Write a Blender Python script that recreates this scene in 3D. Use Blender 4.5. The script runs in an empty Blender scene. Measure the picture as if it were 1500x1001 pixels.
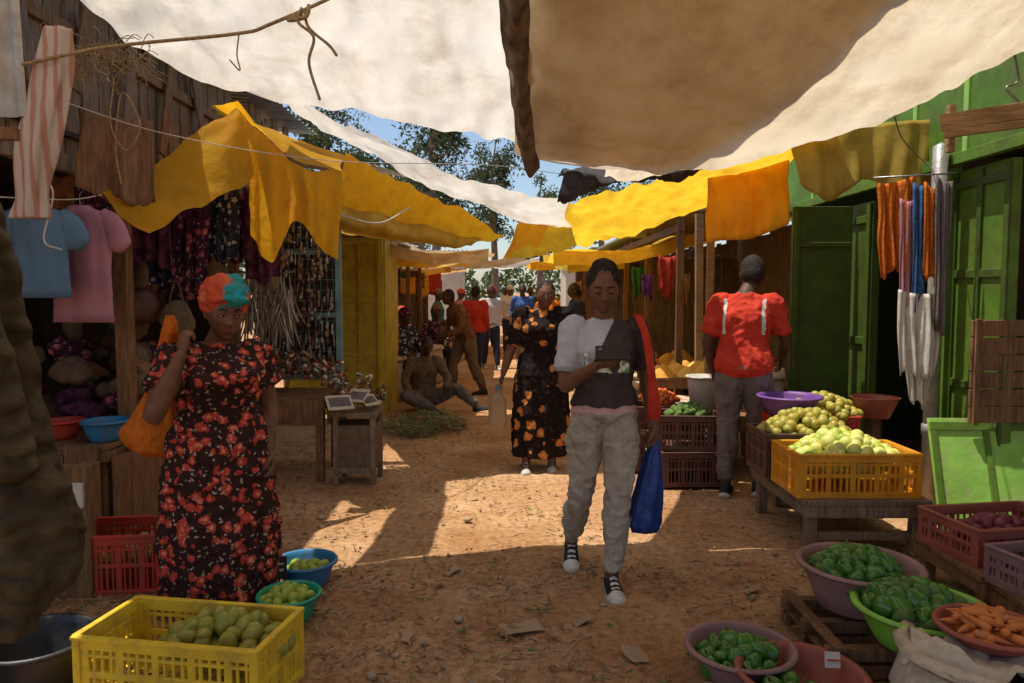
import bpy, math, random
import numpy as np
from mathutils import Vector, Matrix, Euler, noise
from mathutils.bvhtree import BVHTree
random.seed(7)
R=random.random
def U(a,b): return a+(b-a)*random.random()
S=bpy.context.scene
COL=S.collection
def nz(x,y,z,f=1): return noise.noise(Vector((x*f,y*f,z*f)))

# ---------------------------------------------------------------- materials
def _nt(name):
    m=bpy.data.materials.new(name); m.use_nodes=True
    nt=m.node_tree; nt.nodes.clear(); return m,nt
def mat(name,c1,c2=None,scale=8,rough=.8,bump=.3,bscale=60,spec=.3,transl=0,tcol=None,dirt=None,dscale=2.5,damt=.5,stretch=(1,1,1),metal=0,bdist=.01,lo=.35,hi=.65):
    m,nt=_nt(name); N=nt.nodes.new; L=nt.links.new
    tc=N('ShaderNodeTexCoord'); mp=N('ShaderNodeMapping'); mp.inputs['Scale'].default_value=stretch
    L(tc.outputs['Object'],mp.inputs['Vector'])
    n=N('ShaderNodeTexNoise'); n.inputs['Scale'].default_value=scale; n.inputs['Detail'].default_value=4; n.inputs['Roughness'].default_value=.6
    L(mp.outputs[0],n.inputs['Vector'])
    r=N('ShaderNodeValToRGB'); r.color_ramp.elements[0].position=lo; r.color_ramp.elements[1].position=hi
    c2=c2 or tuple(x*.7 for x in c1)
    r.color_ramp.elements[0].color=(*c1,1); r.color_ramp.elements[1].color=(*c2,1)
    L(n.outputs['Fac'],r.inputs['Fac']); col=r.outputs['Color']
    if dirt:
        n2=N('ShaderNodeTexNoise'); n2.inputs['Scale'].default_value=dscale; n2.inputs['Detail'].default_value=7; n2.inputs['Roughness'].default_value=.72
        L(tc.outputs['Object'],n2.inputs['Vector'])
        r2=N('ShaderNodeValToRGB'); r2.color_ramp.elements[0].position=.48; r2.color_ramp.elements[1].position=.72
        r2.color_ramp.elements[0].color=(0,0,0,1); r2.color_ramp.elements[1].color=(damt,damt,damt,1)
        L(n2.outputs['Fac'],r2.inputs['Fac'])
        mx=N('ShaderNodeMixRGB'); mx.inputs[2].default_value=(*dirt,1)
        L(r2.outputs['Color'],mx.inputs[0]); L(col,mx.inputs[1]); col=mx.outputs[0]
    p=N('ShaderNodeBsdfPrincipled'); p.inputs['Roughness'].default_value=rough; p.inputs['Metallic'].default_value=metal
    p.inputs['Specular IOR Level'].default_value=spec
    L(col,p.inputs['Base Color'])
    out=p.outputs[0]
    b=N('ShaderNodeBump'); b.inputs['Strength'].default_value=bump; b.inputs['Distance'].default_value=bdist
    if bump>0:
        n3=N('ShaderNodeTexNoise'); n3.inputs['Scale'].default_value=bscale; n3.inputs['Detail'].default_value=3
        L(mp.outputs[0],n3.inputs['Vector']); L(n3.outputs['Fac'],b.inputs['Height']); L(b.outputs[0],p.inputs['Normal'])
    o=N('ShaderNodeOutputMaterial')
    if transl:
        t=N('ShaderNodeBsdfTranslucent')
        if tcol: 
            mm=N('ShaderNodeMixRGB'); mm.blend_type='MULTIPLY'; mm.inputs[0].default_value=1; mm.inputs[2].default_value=(*tcol,1)
            L(col,mm.inputs[1]); L(mm.outputs[0],t.inputs['Color'])
        else: L(col,t.inputs['Color'])
        L(b.outputs[0],t.inputs['Normal'])
        ms=N('ShaderNodeMixShader'); ms.inputs[0].default_value=transl
        L(out,ms.inputs[1]); L(t.outputs[0],ms.inputs[2]); out=ms.outputs[0]
    L(out,o.inputs['Surface']); return m

def floral(name,base,cols,scale=16,thr=.36,leaf=(.12,.13,.05)):
    m,nt=_nt(name); N=nt.nodes.new; L=nt.links.new
    tc=N('ShaderNodeTexCoord'); nn=N('ShaderNodeTexNoise'); nn.inputs['Scale'].default_value=28
    L(tc.outputs['Object'],nn.inputs['Vector'])
    ad=N('ShaderNodeMixRGB'); ad.blend_type='ADD'; ad.inputs[0].default_value=.045
    L(tc.outputs['Object'],ad.inputs[1]); L(nn.outputs['Color'],ad.inputs[2])
    v=N('ShaderNodeTexVoronoi'); v.inputs['Scale'].default_value=scale; L(ad.outputs[0],v.inputs['Vector'])
    fl=N('ShaderNodeValToRGB'); e=fl.color_ramp.elements; fl.color_ramp.interpolation='LINEAR'
    e[0].position=0; e[0].color=(*cols[1],1); e[1].position=thr; e[1].color=(*base,1)
    for p,c in ((thr*.35,cols[1]),(thr*.45,cols[0]),(thr*.85,cols[0])):
        q=fl.color_ramp.elements.new(p); q.color=(*c,1)
    L(v.outputs['Distance'],fl.inputs['Fac'])
    sp=N('ShaderNodeSeparateColor'); L(v.outputs['Color'],sp.inputs[0])
    g=N('ShaderNodeMath'); g.operation='GREATER_THAN'; g.inputs[1].default_value=.3; L(sp.outputs[0],g.inputs[0])
    mx=N('ShaderNodeMixRGB'); mx.inputs[1].default_value=(*base,1); L(g.outputs[0],mx.inputs[0]); L(fl.outputs[0],mx.inputs[2])
    v2=N('ShaderNodeTexVoronoi'); v2.inputs['Scale'].default_value=scale*2.2; L(ad.outputs[0],v2.inputs['Vector'])
    l2=N('ShaderNodeMath'); l2.operation='LESS_THAN'; l2.inputs[1].default_value=.30; L(v2.outputs['Distance'],l2.inputs[0])
    sp2=N('ShaderNodeSeparateColor'); L(v2.outputs['Color'],sp2.inputs[0])
    g3=N('ShaderNodeMath'); g3.operation='GREATER_THAN'; g3.inputs[1].default_value=.5; L(sp2.outputs[1],g3.inputs[0])
    l3=N('ShaderNodeMath'); l3.operation='MULTIPLY'; L(l2.outputs[0],l3.inputs[0]); L(g3.outputs[0],l3.inputs[1])
    l4=N('ShaderNodeMath'); l4.operation='MULTIPLY'; l4.inputs[1].default_value=.75; L(l3.outputs[0],l4.inputs[0])
    g2=N('ShaderNodeMixRGB'); L(l4.outputs[0],g2.inputs[0]); L(mx.outputs[0],g2.inputs[1]); g2.inputs[2].default_value=(*leaf,1)
    p=N('ShaderNodeBsdfPrincipled'); p.inputs['Roughness'].default_value=.92; p.inputs['Specular IOR Level'].default_value=.08
    L(g2.outputs[0],p.inputs['Base Color'])
    b=N('ShaderNodeBump'); b.inputs['Strength'].default_value=.5; b.inputs['Distance'].default_value=.012
    n3=N('ShaderNodeTexNoise'); n3.inputs['Scale'].default_value=22; L(tc.outputs['Object'],n3.inputs['Vector']); L(n3.outputs['Fac'],b.inputs['Height']); L(b.outputs[0],p.inputs['Normal'])
    o=N('ShaderNodeOutputMaterial'); L(p.outputs[0],o.inputs[0]); return m

M={}
M['white_tarp']=mat('white_tarp',(.87,.84,.79),(.75,.71,.64),3,.8,.5,9,.2,.60,(1,.96,.90),(.46,.34,.22),2.2,.6,bdist=.02)
M['cream_tarp']=mat('cream_tarp',(.87,.78,.63),(.75,.64,.48),3,.8,.5,9,.2,.56,(1,.95,.85),(.44,.30,.18),2.4,.6,bdist=.02)
M['brown_cloth']=mat('brown_cloth',(.46,.31,.17),(.33,.22,.12),4,.9,.3,transl=.35)
M['blocker_cloth']=mat('light_blocker_cloth',(.30,.20,.12),(.22,.14,.085),4,.9,.3)  # for the unseen sheet that blocks light over the camera
M['tarp_edge']=mat('tarp_edge',(.20,.14,.09),(.08,.055,.035),12,.9,.6,30)
M['orange_tarp']=mat('orange_tarp',(.97,.56,.03),(.90,.44,.02),4,.7,.5,12,.25,.64,(1,.94,.65),(.50,.24,.03),5,.5,bdist=.02)
M['yellow_tarp']=mat('yellow_tarp',(.98,.66,.06),(.94,.55,.04),4,.7,.5,12,.25,.64,(1,.95,.65),(.52,.30,.05),5,.5,bdist=.02)
M['olive_tarp']=mat('olive_tarp',(.64,.48,.09),(.52,.37,.06),4,.8,.4,12,.2,.45,(1,.92,.6),(.3,.19,.06),4,.6)
M['tan_tarp']=mat('tan_tarp',(.74,.53,.27),(.60,.40,.19),4,.8,.5,10,.2,.5,(1,.9,.7),(.35,.22,.12),3,.5)
M['black_cloth']=mat('black_cloth',(.03,.028,.025),(.06,.05,.045),10,.8,.5)
M['wood']=mat('wood',(.30,.16,.078),(.155,.083,.042),9,.8,.5,30,.2,stretch=(6,6,.7),dirt=(.09,.055,.035),damt=.6)
M['wood_light']=mat('wood_light',(.42,.26,.14),(.26,.155,.08),9,.8,.5,30,.2,stretch=(1,1,6),dirt=(.12,.08,.05),damt=.6)
M['wood_grey']=mat('wood_grey',(.31,.22,.15),(.16,.11,.07),8,.9,.5,30,.2,stretch=(6,6,.7),dirt=(.08,.052,.035),damt=.6)
M['dark']=mat('dark_interior',(.065,.042,.026),(.035,.024,.016),4,.95,.3)  # interior darkness put into the colour of walls and panels
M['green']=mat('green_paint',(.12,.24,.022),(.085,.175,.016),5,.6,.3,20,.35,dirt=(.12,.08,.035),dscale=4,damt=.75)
M['green_lit']=mat('sunlit_green_paint',(.32,.60,.10),(.24,.48,.065),5,.6,.3,20,.35,dirt=(.40,.35,.21),dscale=6,damt=.85)  # brighter copy of the green paint, sunlight put into the colour
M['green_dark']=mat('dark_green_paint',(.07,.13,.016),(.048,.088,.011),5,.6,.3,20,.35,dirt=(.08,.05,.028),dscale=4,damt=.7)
M['yellow_paint']=mat('yellow_paint',(.64,.48,.05),(.52,.37,.035),5,.6,.3,20,.35,dirt=(.2,.12,.04),dscale=4,damt=.6)
M['teal_paint']=mat('teal_paint',(.20,.36,.38),(.13,.26,.28),6,.6,.3,20,dirt=(.12,.09,.06),dscale=5,damt=.6)
M['zinc']=mat('galvanised_metal',(.46,.45,.43),(.32,.31,.29),9,.45,.3,30,.5,metal=.4,dirt=(.2,.13,.08),damt=.6)
M['steel']=mat('steel',(.36,.36,.36),(.2,.2,.2),20,.35,.2,metal=.8)
M['rope']=mat('rope',(.40,.28,.15),(.22,.15,.08),60,.95,.6,200)
M['cord']=mat('cord_white',(.7,.66,.58),(.5,.45,.38),30,.8)
M['skin']=mat('skin',(.205,.092,.048),(.14,.060,.032),22,.58,.35,90,.35,bdist=.003)
M['skin2']=mat('skin_dark',(.11,.052,.032),(.075,.036,.023),22,.6,.35,90,.35,bdist=.003)
M['lip']=mat('lips',(.22,.075,.055),(.17,.05,.04),30,.45,.1)
M['hair']=mat('hair',(.012,.009,.008),(.04,.03,.024),70,.7,1,110,.25,bdist=.012)
M['eye_w']=mat('eye_white',(.5,.45,.40),(.45,.4,.36),10,.3,0)
M['eye_b']=mat('iris',(.012,.008,.006),(.02,.012,.01),10,.2,0)
M['wrap']=floral('headscarf_cloth',(.52,.08,.04),((.03,.24,.24),(.02,.30,.34)),6.5,.55,(.60,.18,.06))
M['dress_red']=floral('red_floral_cloth',(.045,.022,.019),((.54,.07,.045),(.75,.27,.17)),21,.50,(.56,.42,.31))
M['dress_black']=floral('black_floral_cloth',(.018,.013,.013),((.55,.20,.05),(.68,.36,.12)),9.5,.40,(.06,.035,.02))
M['tshirt']=mat('charcoal_cotton',(.085,.062,.058),(.062,.047,.045),8,.95,.5,60,.08)
M['tshirt_l']=mat('light_grey_cotton',(.54,.55,.60),(.45,.46,.50),8,.95,.5,60,.08)
M['print']=mat('shirt_print',(.80,.82,.72),(.14,.36,.10),30,.7,.1,lo=.49,hi=.52)
M['sweats']=mat('grey_sweatpants',(.46,.41,.335),(.36,.32,.265),14,.98,.7,70,.05)
M['waist']=mat('pink_waistband',(.65,.40,.38),(.56,.33,.31),10,.9)
M['canvas_black']=mat('black_canvas',(.018,.017,.018),(.03,.028,.028),20,.8)
M['rubber_white']=mat('white_rubber',(.72,.70,.66),(.6,.56,.5),20,.6,dirt=(.4,.28,.18),dscale=20)
M['red_shirt']=mat('red_jersey',(.60,.06,.035),(.48,.04,.025),9,.9,.6,60,.1)
M['white_cloth']=mat('white_cloth',(.66,.62,.57),(.54,.5,.45),8,.9)
M['trouser_grey']=mat('grey_trousers',(.19,.16,.155),(.135,.115,.11),8,.95,.6,60,.1)
M['orange_cloth']=mat('orange_mesh_bag',(.80,.24,.035),(.60,.15,.02),40,.9,.8,90,.1,.2)
M['blue_bag']=mat('blue_plastic',(.02,.065,.34),(.012,.04,.2),10,.35,.6,25,.5,.2)
M['red_plastic']=mat('red_plastic',(.58,.05,.03),(.45,.035,.02),8,.5,.2,30,.4,dirt=(.25,.12,.07),dscale=8,damt=.7)
M['maroon_plastic']=mat('maroon_plastic',(.13,.048,.035),(.085,.034,.026),8,.55,.2,30,.4,dirt=(.13,.095,.07),dscale=8,damt=.8)
M['crate_y']=mat('yellow_plastic',(.88,.62,.035),(.80,.52,.03),6,.5,.2,30,.4,dirt=(.35,.22,.07),dscale=9,damt=.75)
M['crate_o']=mat('amber_plastic',(.94,.50,.035),(.86,.39,.025),6,.5,.2,30,.4,transl=.35,dirt=(.35,.18,.06),dscale=9,damt=.5)
M['blue_plastic']=mat('blue_basin_plastic',(.04,.26,.50),(.03,.2,.42),6,.45,.2,30,.4,dirt=(.18,.15,.12),dscale=12,damt=.7)
M['teal_plastic']=mat('green_basin_plastic',(.02,.42,.24),(.015,.34,.19),6,.45,.2,30,.4,dirt=(.15,.13,.1),dscale=12,damt=.7)
M['lime_plastic']=mat('lime_basin_plastic',(.26,.60,.07),(.2,.5,.05),6,.45,.2,30,.4,dirt=(.28,.22,.12),dscale=12,damt=.7)
M['purple_plastic']=mat('purple_plastic',(.20,.08,.34),(.15,.055,.25),6,.45,.2,30,.4,dirt=(.12,.08,.08),dscale=9,damt=.6)
M['mauve_plastic']=mat('mauve_plastic',(.35,.19,.19),(.27,.14,.14),6,.5,.2,30,.4,dirt=(.24,.17,.13),dscale=12,damt=.8)
M['brick_plastic']=mat('brick_red_plastic',(.40,.10,.07),(.30,.07,.05),6,.5,.2,30,.4,dirt=(.24,.15,.1),dscale=12,damt=.8)
M['black_plastic']=mat('black_plastic',(.018,.018,.02),(.03,.03,.03),6,.45,.2,30,.5,dirt=(.1,.07,.05),dscale=9,damt=.4)
M['mango']=mat('mango_skin',(.24,.29,.045),(.45,.36,.055),22,.42,.1,60,.4,dirt=(.14,.09,.03),dscale=30,damt=.5)
M['lime']=mat('lime_skin',(.28,.42,.05),(.45,.46,.07),9,.45,.1,60,.4)
M['yfruit']=mat('citrus_skin',(.55,.62,.15),(.78,.70,.20),14,.4,.12,90,.4,dirt=(.35,.38,.08),dscale=25,damt=.6)
M['ofruit']=mat('ripe_fruit_skin',(.44,.32,.05),(.36,.36,.06),12,.42,.12,90,.4,dirt=(.16,.1,.03),dscale=25,damt=.5)
M['pepper']=mat('pepper_skin',(.045,.15,.018),(.08,.21,.026),9,.22,.1,30,.5)
M['stem']=mat('stem',(.12,.18,.04))
M['carrot']=mat('carrot_skin',(.72,.24,.06),(.58,.17,.04),14,.6,.3,60,.3,dirt=(.3,.16,.08),dscale=25,damt=.6)
M['onion']=mat('onion_skin',(.26,.06,.08),(.16,.035,.055),14,.5)
M['tomato']=mat('tomato_skin',(.55,.07,.02),(.6,.18,.04),8,.3)
M['grain']=mat('grain',(.80,.42,.09),(.66,.31,.05),60,.9,.7,140)
M['grain2']=mat('maize',(.86,.60,.16),(.74,.46,.09),60,.9,.7,140)
M['sack']=mat('woven_sack',(.64,.55,.42),(.52,.43,.32),25,.9,.5,90,dirt=(.3,.21,.13),dscale=5,damt=.5)
M['sack_d']=mat('dark_sack',(.19,.13,.08),(.12,.08,.05),15,.9,.5,60)
M['jacket']=mat('olive_canvas_jacket',(.090,.064,.032),(.048,.035,.018),8,.85,.6,30,.2,dirt=(.17,.125,.065),dscale=6,damt=.6)
M['pink']=mat('pink_cotton',(.46,.21,.27),(.40,.18,.23),6,.9)
M['ltblue']=mat('blue_cotton',(.12,.22,.35),(.09,.17,.28),6,.9)
M['litter']=mat('straw',(.50,.36,.20),(.24,.16,.08),3,.95)
M['dryleaf']=mat('dry_leaf',(.26,.16,.08),(.14,.085,.045),3,.95)
M['leaf']=mat('fresh_greens',(.07,.14,.03),(.12,.19,.04),12,.7)
M['card']=mat('cardboard',(.42,.28,.17),(.32,.21,.125),6,.95)
M['stone']=mat('pebble',(.48,.34,.22),(.33,.23,.15),9,.95)
M['foliage']=mat('eucalyptus_leaves',(.06,.085,.03),(.10,.13,.05),.9,.7,0,transl=.3)
M['bark']=mat('bark',(.26,.2,.15),(.15,.11,.09),4,.95,.5,12)
M['blue_cloth']=mat('blue_shirt_cloth',(.06,.13,.34),(.05,.10,.28),6,.9)
M['brown_jacket']=mat('brown_jacket',(.22,.10,.042),(.155,.067,.03),6,.9,.4,20)
M['plaster']=mat('pale_plaster',(.60,.55,.46),(.5,.45,.36),1,.9,.3,6,dirt=(.3,.22,.15),dscale=1.2)
M['navy']=mat('navy_cloth',(.02,.025,.06),(.03,.035,.07),8,.9)
M['jug']=mat('translucent_plastic',(.62,.48,.30),(.52,.38,.22),6,.3,.1,20,.5,transl=.5)
CLOTHS=[]
for i,(a,b) in enumerate([((.42,.05,.035),(.32,.035,.025)),((.07,.16,.32),(.05,.11,.24)),((.26,.08,.2),(.16,.045,.13)),((.5,.42,.33),(.4,.32,.24)),((.05,.2,.12),(.04,.14,.08)),((.5,.25,.05),(.4,.17,.04)),((.14,.05,.09),(.06,.02,.05)),((.3,.14,.08),(.18,.08,.05))]):
    CLOTHS.append(mat('market_cloth',a,b,14,.9,.4,30,.1,lo=.45,hi=.55))
M['batik']=floral('patterned_fabric',(.05,.02,.04),((.30,.06,.10),(.5,.3,.2)),16,.45,(.4,.3,.25))
M['batik2']=floral('patterned_fabric',(.03,.035,.06),((.5,.45,.4),(.25,.1,.2)),20,.4,(.12,.1,.2))
def striped():
    m,nt=_nt('striped_cloth'); N=nt.nodes.new; L=nt.links.new
    tc=N('ShaderNodeTexCoord'); w=N('ShaderNodeTexWave'); w.bands_direction='X'; w.inputs['Scale'].default_value=7; w.inputs['Distortion'].default_value=1.5
    L(tc.outputs['Object'],w.inputs['Vector']); r=N('ShaderNodeValToRGB')
    r.color_ramp.elements[0].position=.45; r.color_ramp.elements[0].color=(.46,.38,.33,1); r.color_ramp.elements[1].position=.8; r.color_ramp.elements[1].color=(.38,.19,.14,1)
    L(w.outputs['Fac'],r.inputs['Fac']); p=N('ShaderNodeBsdfPrincipled'); p.inputs['Roughness'].default_value=.9
    L(r.outputs[0],p.inputs['Base Color']); o=N('ShaderNodeOutputMaterial'); L(p.outputs[0],o.inputs[0]); return m
M['stripe']=striped()

def ground_mat():
    m,nt=_nt('dirt_ground'); N=nt.nodes.new; L=nt.links.new
    tc=N('ShaderNodeTexCoord')
    def noi(s,d=6,r=.6):
        n=N('ShaderNodeTexNoise'); n.inputs['Scale'].default_value=s; n.inputs['Detail'].default_value=d; n.inputs['Roughness'].default_value=r
        L(tc.outputs['Object'],n.inputs['Vector']); return n
    a=noi(1.3); r=N('ShaderNodeValToRGB'); r.color_ramp.elements[0].position=.3; r.color_ramp.elements[1].position=.7
    r.color_ramp.elements[0].color=(.43,.215,.090,1); r.color_ramp.elements[1].color=(.72,.46,.255,1); L(a.outputs['Fac'],r.inputs['Fac'])
    b=noi(22,7,.75); r2=N('ShaderNodeValToRGB'); r2.color_ramp.elements[0].position=.33; r2.color_ramp.elements[1].position=.56
    r2.color_ramp.elements[0].color=(.42,.35,.30,1); r2.color_ramp.elements[1].color=(1.0,1.0,1.0,1); L(b.outputs['Fac'],r2.inputs['Fac'])
    mx=N('ShaderNodeMixRGB'); mx.blend_type='MULTIPLY'; mx.inputs[0].default_value=.85; L(r.outputs[0],mx.inputs[1]); L(r2.outputs[0],mx.inputs[2])
    v=N('ShaderNodeTexVoronoi'); v.inputs['Scale'].default_value=30; L(tc.outputs['Object'],v.inputs['Vector'])
    r3=N('ShaderNodeValToRGB'); r3.color_ramp.elements[0].position=.1; r3.color_ramp.elements[1].position=.2
    r3.color_ramp.elements[0].color=(.7,.7,.7,1); r3.color_ramp.elements[1].color=(0,0,0,1); L(v.outputs['Distance'],r3.inputs['Fac'])
    c=noi(3,3); g=N('ShaderNodeMath'); g.operation='MULTIPLY'; L(r3.outputs[0],g.inputs[0]); L(c.outputs['Fac'],g.inputs[1])
    m2=N('ShaderNodeMixRGB'); m2.inputs[2].default_value=(.68,.50,.32,1); L(g.outputs[0],m2.inputs[0]); L(mx.outputs[0],m2.inputs[1])
    p=N('ShaderNodeBsdfPrincipled'); p.inputs['Roughness'].default_value=.95; p.inputs['Specular IOR Level'].default_value=.1
    L(m2.outputs[0],p.inputs['Base Color'])
    bp=N('ShaderNodeBump'); bp.inputs['Strength'].default_value=.9; bp.inputs['Distance'].default_value=.025
    L(b.outputs['Fac'],bp.inputs['Height']); L(bp.outputs[0],p.inputs['Normal'])
    o=N('ShaderNodeOutputMaterial'); L(p.outputs[0],o.inputs[0]); return m
M['ground']=ground_mat()

# ---------------------------------------------------------------- mesh builder
def crv(P,n):
    P=np.array(P,float); k=len(P)
    if k==1: return np.repeat(P,n,0)
    t=np.linspace(0,k-1,n); out=[]
    for x in t:
        i=min(int(x),k-2); f=x-i
        p1,p2=P[i],P[i+1]
        p0=P[i-1] if i>0 else 2*p1-p2
        p3=P[i+2] if i+2<k else 2*p2-p1
        out.append(.5*((2*p1)+(-p0+p2)*f+(2*p0-5*p1+4*p2-p3)*f*f+(-p0+3*p1-3*p2+p3)*f**3))
    return np.array(out)
class MB:
    def __init__(s): s.v=[];s.f=[];s.m=[];s.M=None;s.fl=[]
    def add(s,vs,fs,m=0,smooth=True):
        o=len(s.v)
        if s.M is not None: vs=[tuple(s.M@Vector(v)) for v in vs]
        s.v+= [tuple(map(float,v)) for v in vs]
        for f in fs: s.f.append(tuple(i+o for i in f)); s.m.append(m); s.fl.append(smooth)
    def box(s,c,size,rot=None,m=0,j=.0012):
        hx,hy,hz=[q/2+random.uniform(-j,j) for q in size]
        vs=[Vector((x,y,z)) for x in(-hx,hx) for y in(-hy,hy) for z in(-hz,hz)]
        if rot is not None:
            Rm=rot if isinstance(rot,Matrix) else Euler(rot).to_matrix()
            vs=[Rm@v for v in vs]
        c=Vector(c)+Vector((U(-j,j),U(-j,j),U(-j,j)))
        s.add([tuple(v+c) for v in vs],[(0,1,3,2),(4,6,7,5),(0,4,5,1),(2,3,7,6),(0,2,6,4),(1,5,7,3)],m,False)
    def beam(s,p0,p1,w,h,m=0):
        p0,p1=Vector(p0),Vector(p1); d=p1-p0; q=d.to_track_quat('X','Z').to_matrix()
        s.box((p0+p1)/2,(d.length,w,h),q,m)
    def tube(s,pts,rads,seg=10,m=0,n=None,cap=True):
        pts=np.array(pts,float); k=len(pts)
        if np.isscalar(rads): rads=[rads]*k
        if n is None: n=k if k==2 else (k-1)*4+1
        if n!=k: 
            rads=np.maximum(crv([[r] for r in rads],n)[:,0],.0008); pts=crv(pts,n)
        vs=[];fs=[]
        T=[Vector(pts[min(i+1,n-1)]-pts[max(i-1,0)]).normalized() for i in range(n)]
        up=Vector((0,0,1)) if abs(T[0].z)<.9 else Vector((0,1,0))
        a=T[0].cross(up).normalized()
        for i in range(n):
            a=(a-T[i]*a.dot(T[i])).normalized(); b=T[i].cross(a)
            for j in range(seg):
                t=2*math.pi*j/seg; q=Vector(pts[i])+(a*math.cos(t)+b*math.sin(t))*rads[i]; vs.append(tuple(q))
        for i in range(n-1):
            for j in range(seg):
                j2=(j+1)%seg; fs.append((i*seg+j,i*seg+j2,(i+1)*seg+j2,(i+1)*seg+j))
        if cap:
            e0=Vector(pts[0])-T[0]*rads[0]*.6; e1=Vector(pts[-1])+T[-1]*rads[-1]*.6
            vs.append(tuple(e0)); vs.append(tuple(e1)); c0=n*seg; c1=c0+1
            for j in range(seg):
                j2=(j+1)%seg; fs.append((c0,j2,j)); fs.append((c1,(n-1)*seg+j,(n-1)*seg+j2))
        s.add(vs,fs,m)
    def loft(s,rings,m=0,seg=40,n=None,fold=None,yaw=0,ex=2.0):
        n=n or (len(rings)-1)*6+1
        P=crv(rings,n); vs=[];fs=[]; cy_,sy_=math.cos(yaw),math.sin(yaw)
        for i,(cx,cy,cz,rx,ry) in enumerate(P):
            rx=max(rx,.002); ry=max(ry,.002)
            for j in range(seg):
                t=2*math.pi*j/seg; c,sn=math.cos(t),math.sin(t)
                k=1.0
                if fold: k+=fold(i/(n-1),t)
                x=rx*k*math.copysign(abs(c)**(2/ex),c); y=ry*k*math.copysign(abs(sn)**(2/ex),sn)
                vs.append((cx+x*cy_-y*sy_,cy+x*sy_+y*cy_,cz))
        for i in range(n-1):
            for j in range(seg):
                j2=(j+1)%seg; fs.append((i*seg+j,i*seg+j2,(i+1)*seg+j2,(i+1)*seg+j))
        vs.append(tuple(P[0][:3])); vs.append(tuple(P[-1][:3])); c0=n*seg;c1=c0+1
        for j in range(seg):
            j2=(j+1)%seg; fs.append((c0,j2,j)); fs.append((c1,(n-1)*seg+j,(n-1)*seg+j2))
        s.add(vs,fs,m)
    def ell(s,c,r,m=0,rot=None,u=16,v=10,fn=None):
        if np.isscalar(r): r=(r,r,r)
        vs=[];fs=[]; Rm=Euler(rot).to_matrix() if rot is not None and not isinstance(rot,Matrix) else rot
        for i in range(v+1):
            ph=math.pi*i/v
            for j in range(u):
                t=2*math.pi*j/u; p=Vector((math.sin(ph)*math.cos(t)*r[0],math.sin(ph)*math.sin(t)*r[1],math.cos(ph)*r[2]))
                if fn: p=Vector(fn(p,t,ph))
                if Rm is not None: p=Rm@p
                vs.append(tuple(p+Vector(c)))
                if i in(0,v): break
        def ix(i,j): 
            if i==0: return 0
            if i==v: return 1+(v-1)*u
            return 1+(i-1)*u+j%u
        for i in range(v):
            for j in range(u):
                q=[ix(i,j),ix(i+1,j),ix(i+1,j+1),ix(i,j+1)]; q=list(dict.fromkeys(q)); fs.append(tuple(q))
        s.add(vs,fs,m)
    def lathe(s,c,prof,seg=36,m=0,ox=1,oy=1,wob=0):
        vs=[];fs=[];n=len(prof)
        for i,(r,z) in enumerate(prof):
            for j in range(seg):
                t=2*math.pi*j/seg; k=1+wob*nz(math.cos(t)*2,math.sin(t)*2,i*.4+c[0]*7)
                vs.append((c[0]+r*k*math.cos(t)*ox,c[1]+r*k*math.sin(t)*oy,c[2]+z))
        for i in range(n-1):
            for j in range(seg):
                j2=(j+1)%seg; fs.append((i*seg+j,i*seg+j2,(i+1)*seg+j2,(i+1)*seg+j))
        s.add(vs,fs,m)
    def sheet(s,rows,nu=40,nv=24,m=0,wr=.02,wf=2.5,fold=None,smooth=True,w2=0):
        rr=[crv(r,nu) for r in rows]; A=np.array(rr)
        cols=[crv(A[:,j],nv) for j in range(nu)]
        vs=[];fs=[]
        for i in range(nv):
            for j in range(nu):
                p=cols[j][i].copy(); u=j/(nu-1); v=i/(nv-1)
                if wr:
                    a=nz(p[0],p[1],p[2],wf)*wr+nz(p[0]+5,p[1],p[2],wf*3.1)*wr*.35
                    p+=np.array((a*.3,a*.6,a))
                if w2:
                    q=p.copy(); a=nz(q[0]*2,q[1]*.5,q[2]*2+3,5)*w2+(.35-abs(nz(q[0]*.5+q[1]*.6,q[1]*1.6-q[0]*.7,q[2],3.2)))*w2*1.6; p[2]+=a
                if fold:
                    amp,cnt,d=fold; a=amp*(.35+.65*v)*(math.sin(u*cnt*6.283+2*nz(u*4,v*1.5,p[0]))+.5*math.sin(u*cnt*2.3*6.283+v*2))
                    p+=np.array(d)*a
                vs.append(tuple(p))
        for i in range(nv-1):
            for j in range(nu-1): fs.append((i*nu+j,i*nu+j+1,(i+1)*nu+j+1,(i+1)*nu+j))
        s.add(vs,fs,m,smooth)
    def obj(s,name,mats,parent=None,bevel=0):
        me=bpy.data.meshes.new(name); me.from_pydata(s.v,[],s.f)
        for k in mats: me.materials.append(M[k] if isinstance(k,str) else k)
        me.polygons.foreach_set('material_index',s.m); me.polygons.foreach_set('use_smooth',s.fl); me.update()
        o=bpy.data.objects.new(name,me); COL.objects.link(o)
        if parent: o.parent=parent
        if bevel:
            b=o.modifiers.new('b','BEVEL'); b.width=bevel; b.segments=1; b.limit_method='ANGLE'
        return o

def TR(x,y,z,yaw=0,sc=1): return Matrix.Translation((x,y,z))@Matrix.Rotation(yaw,4,'Z')@Matrix.Scale(sc,4)

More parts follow.
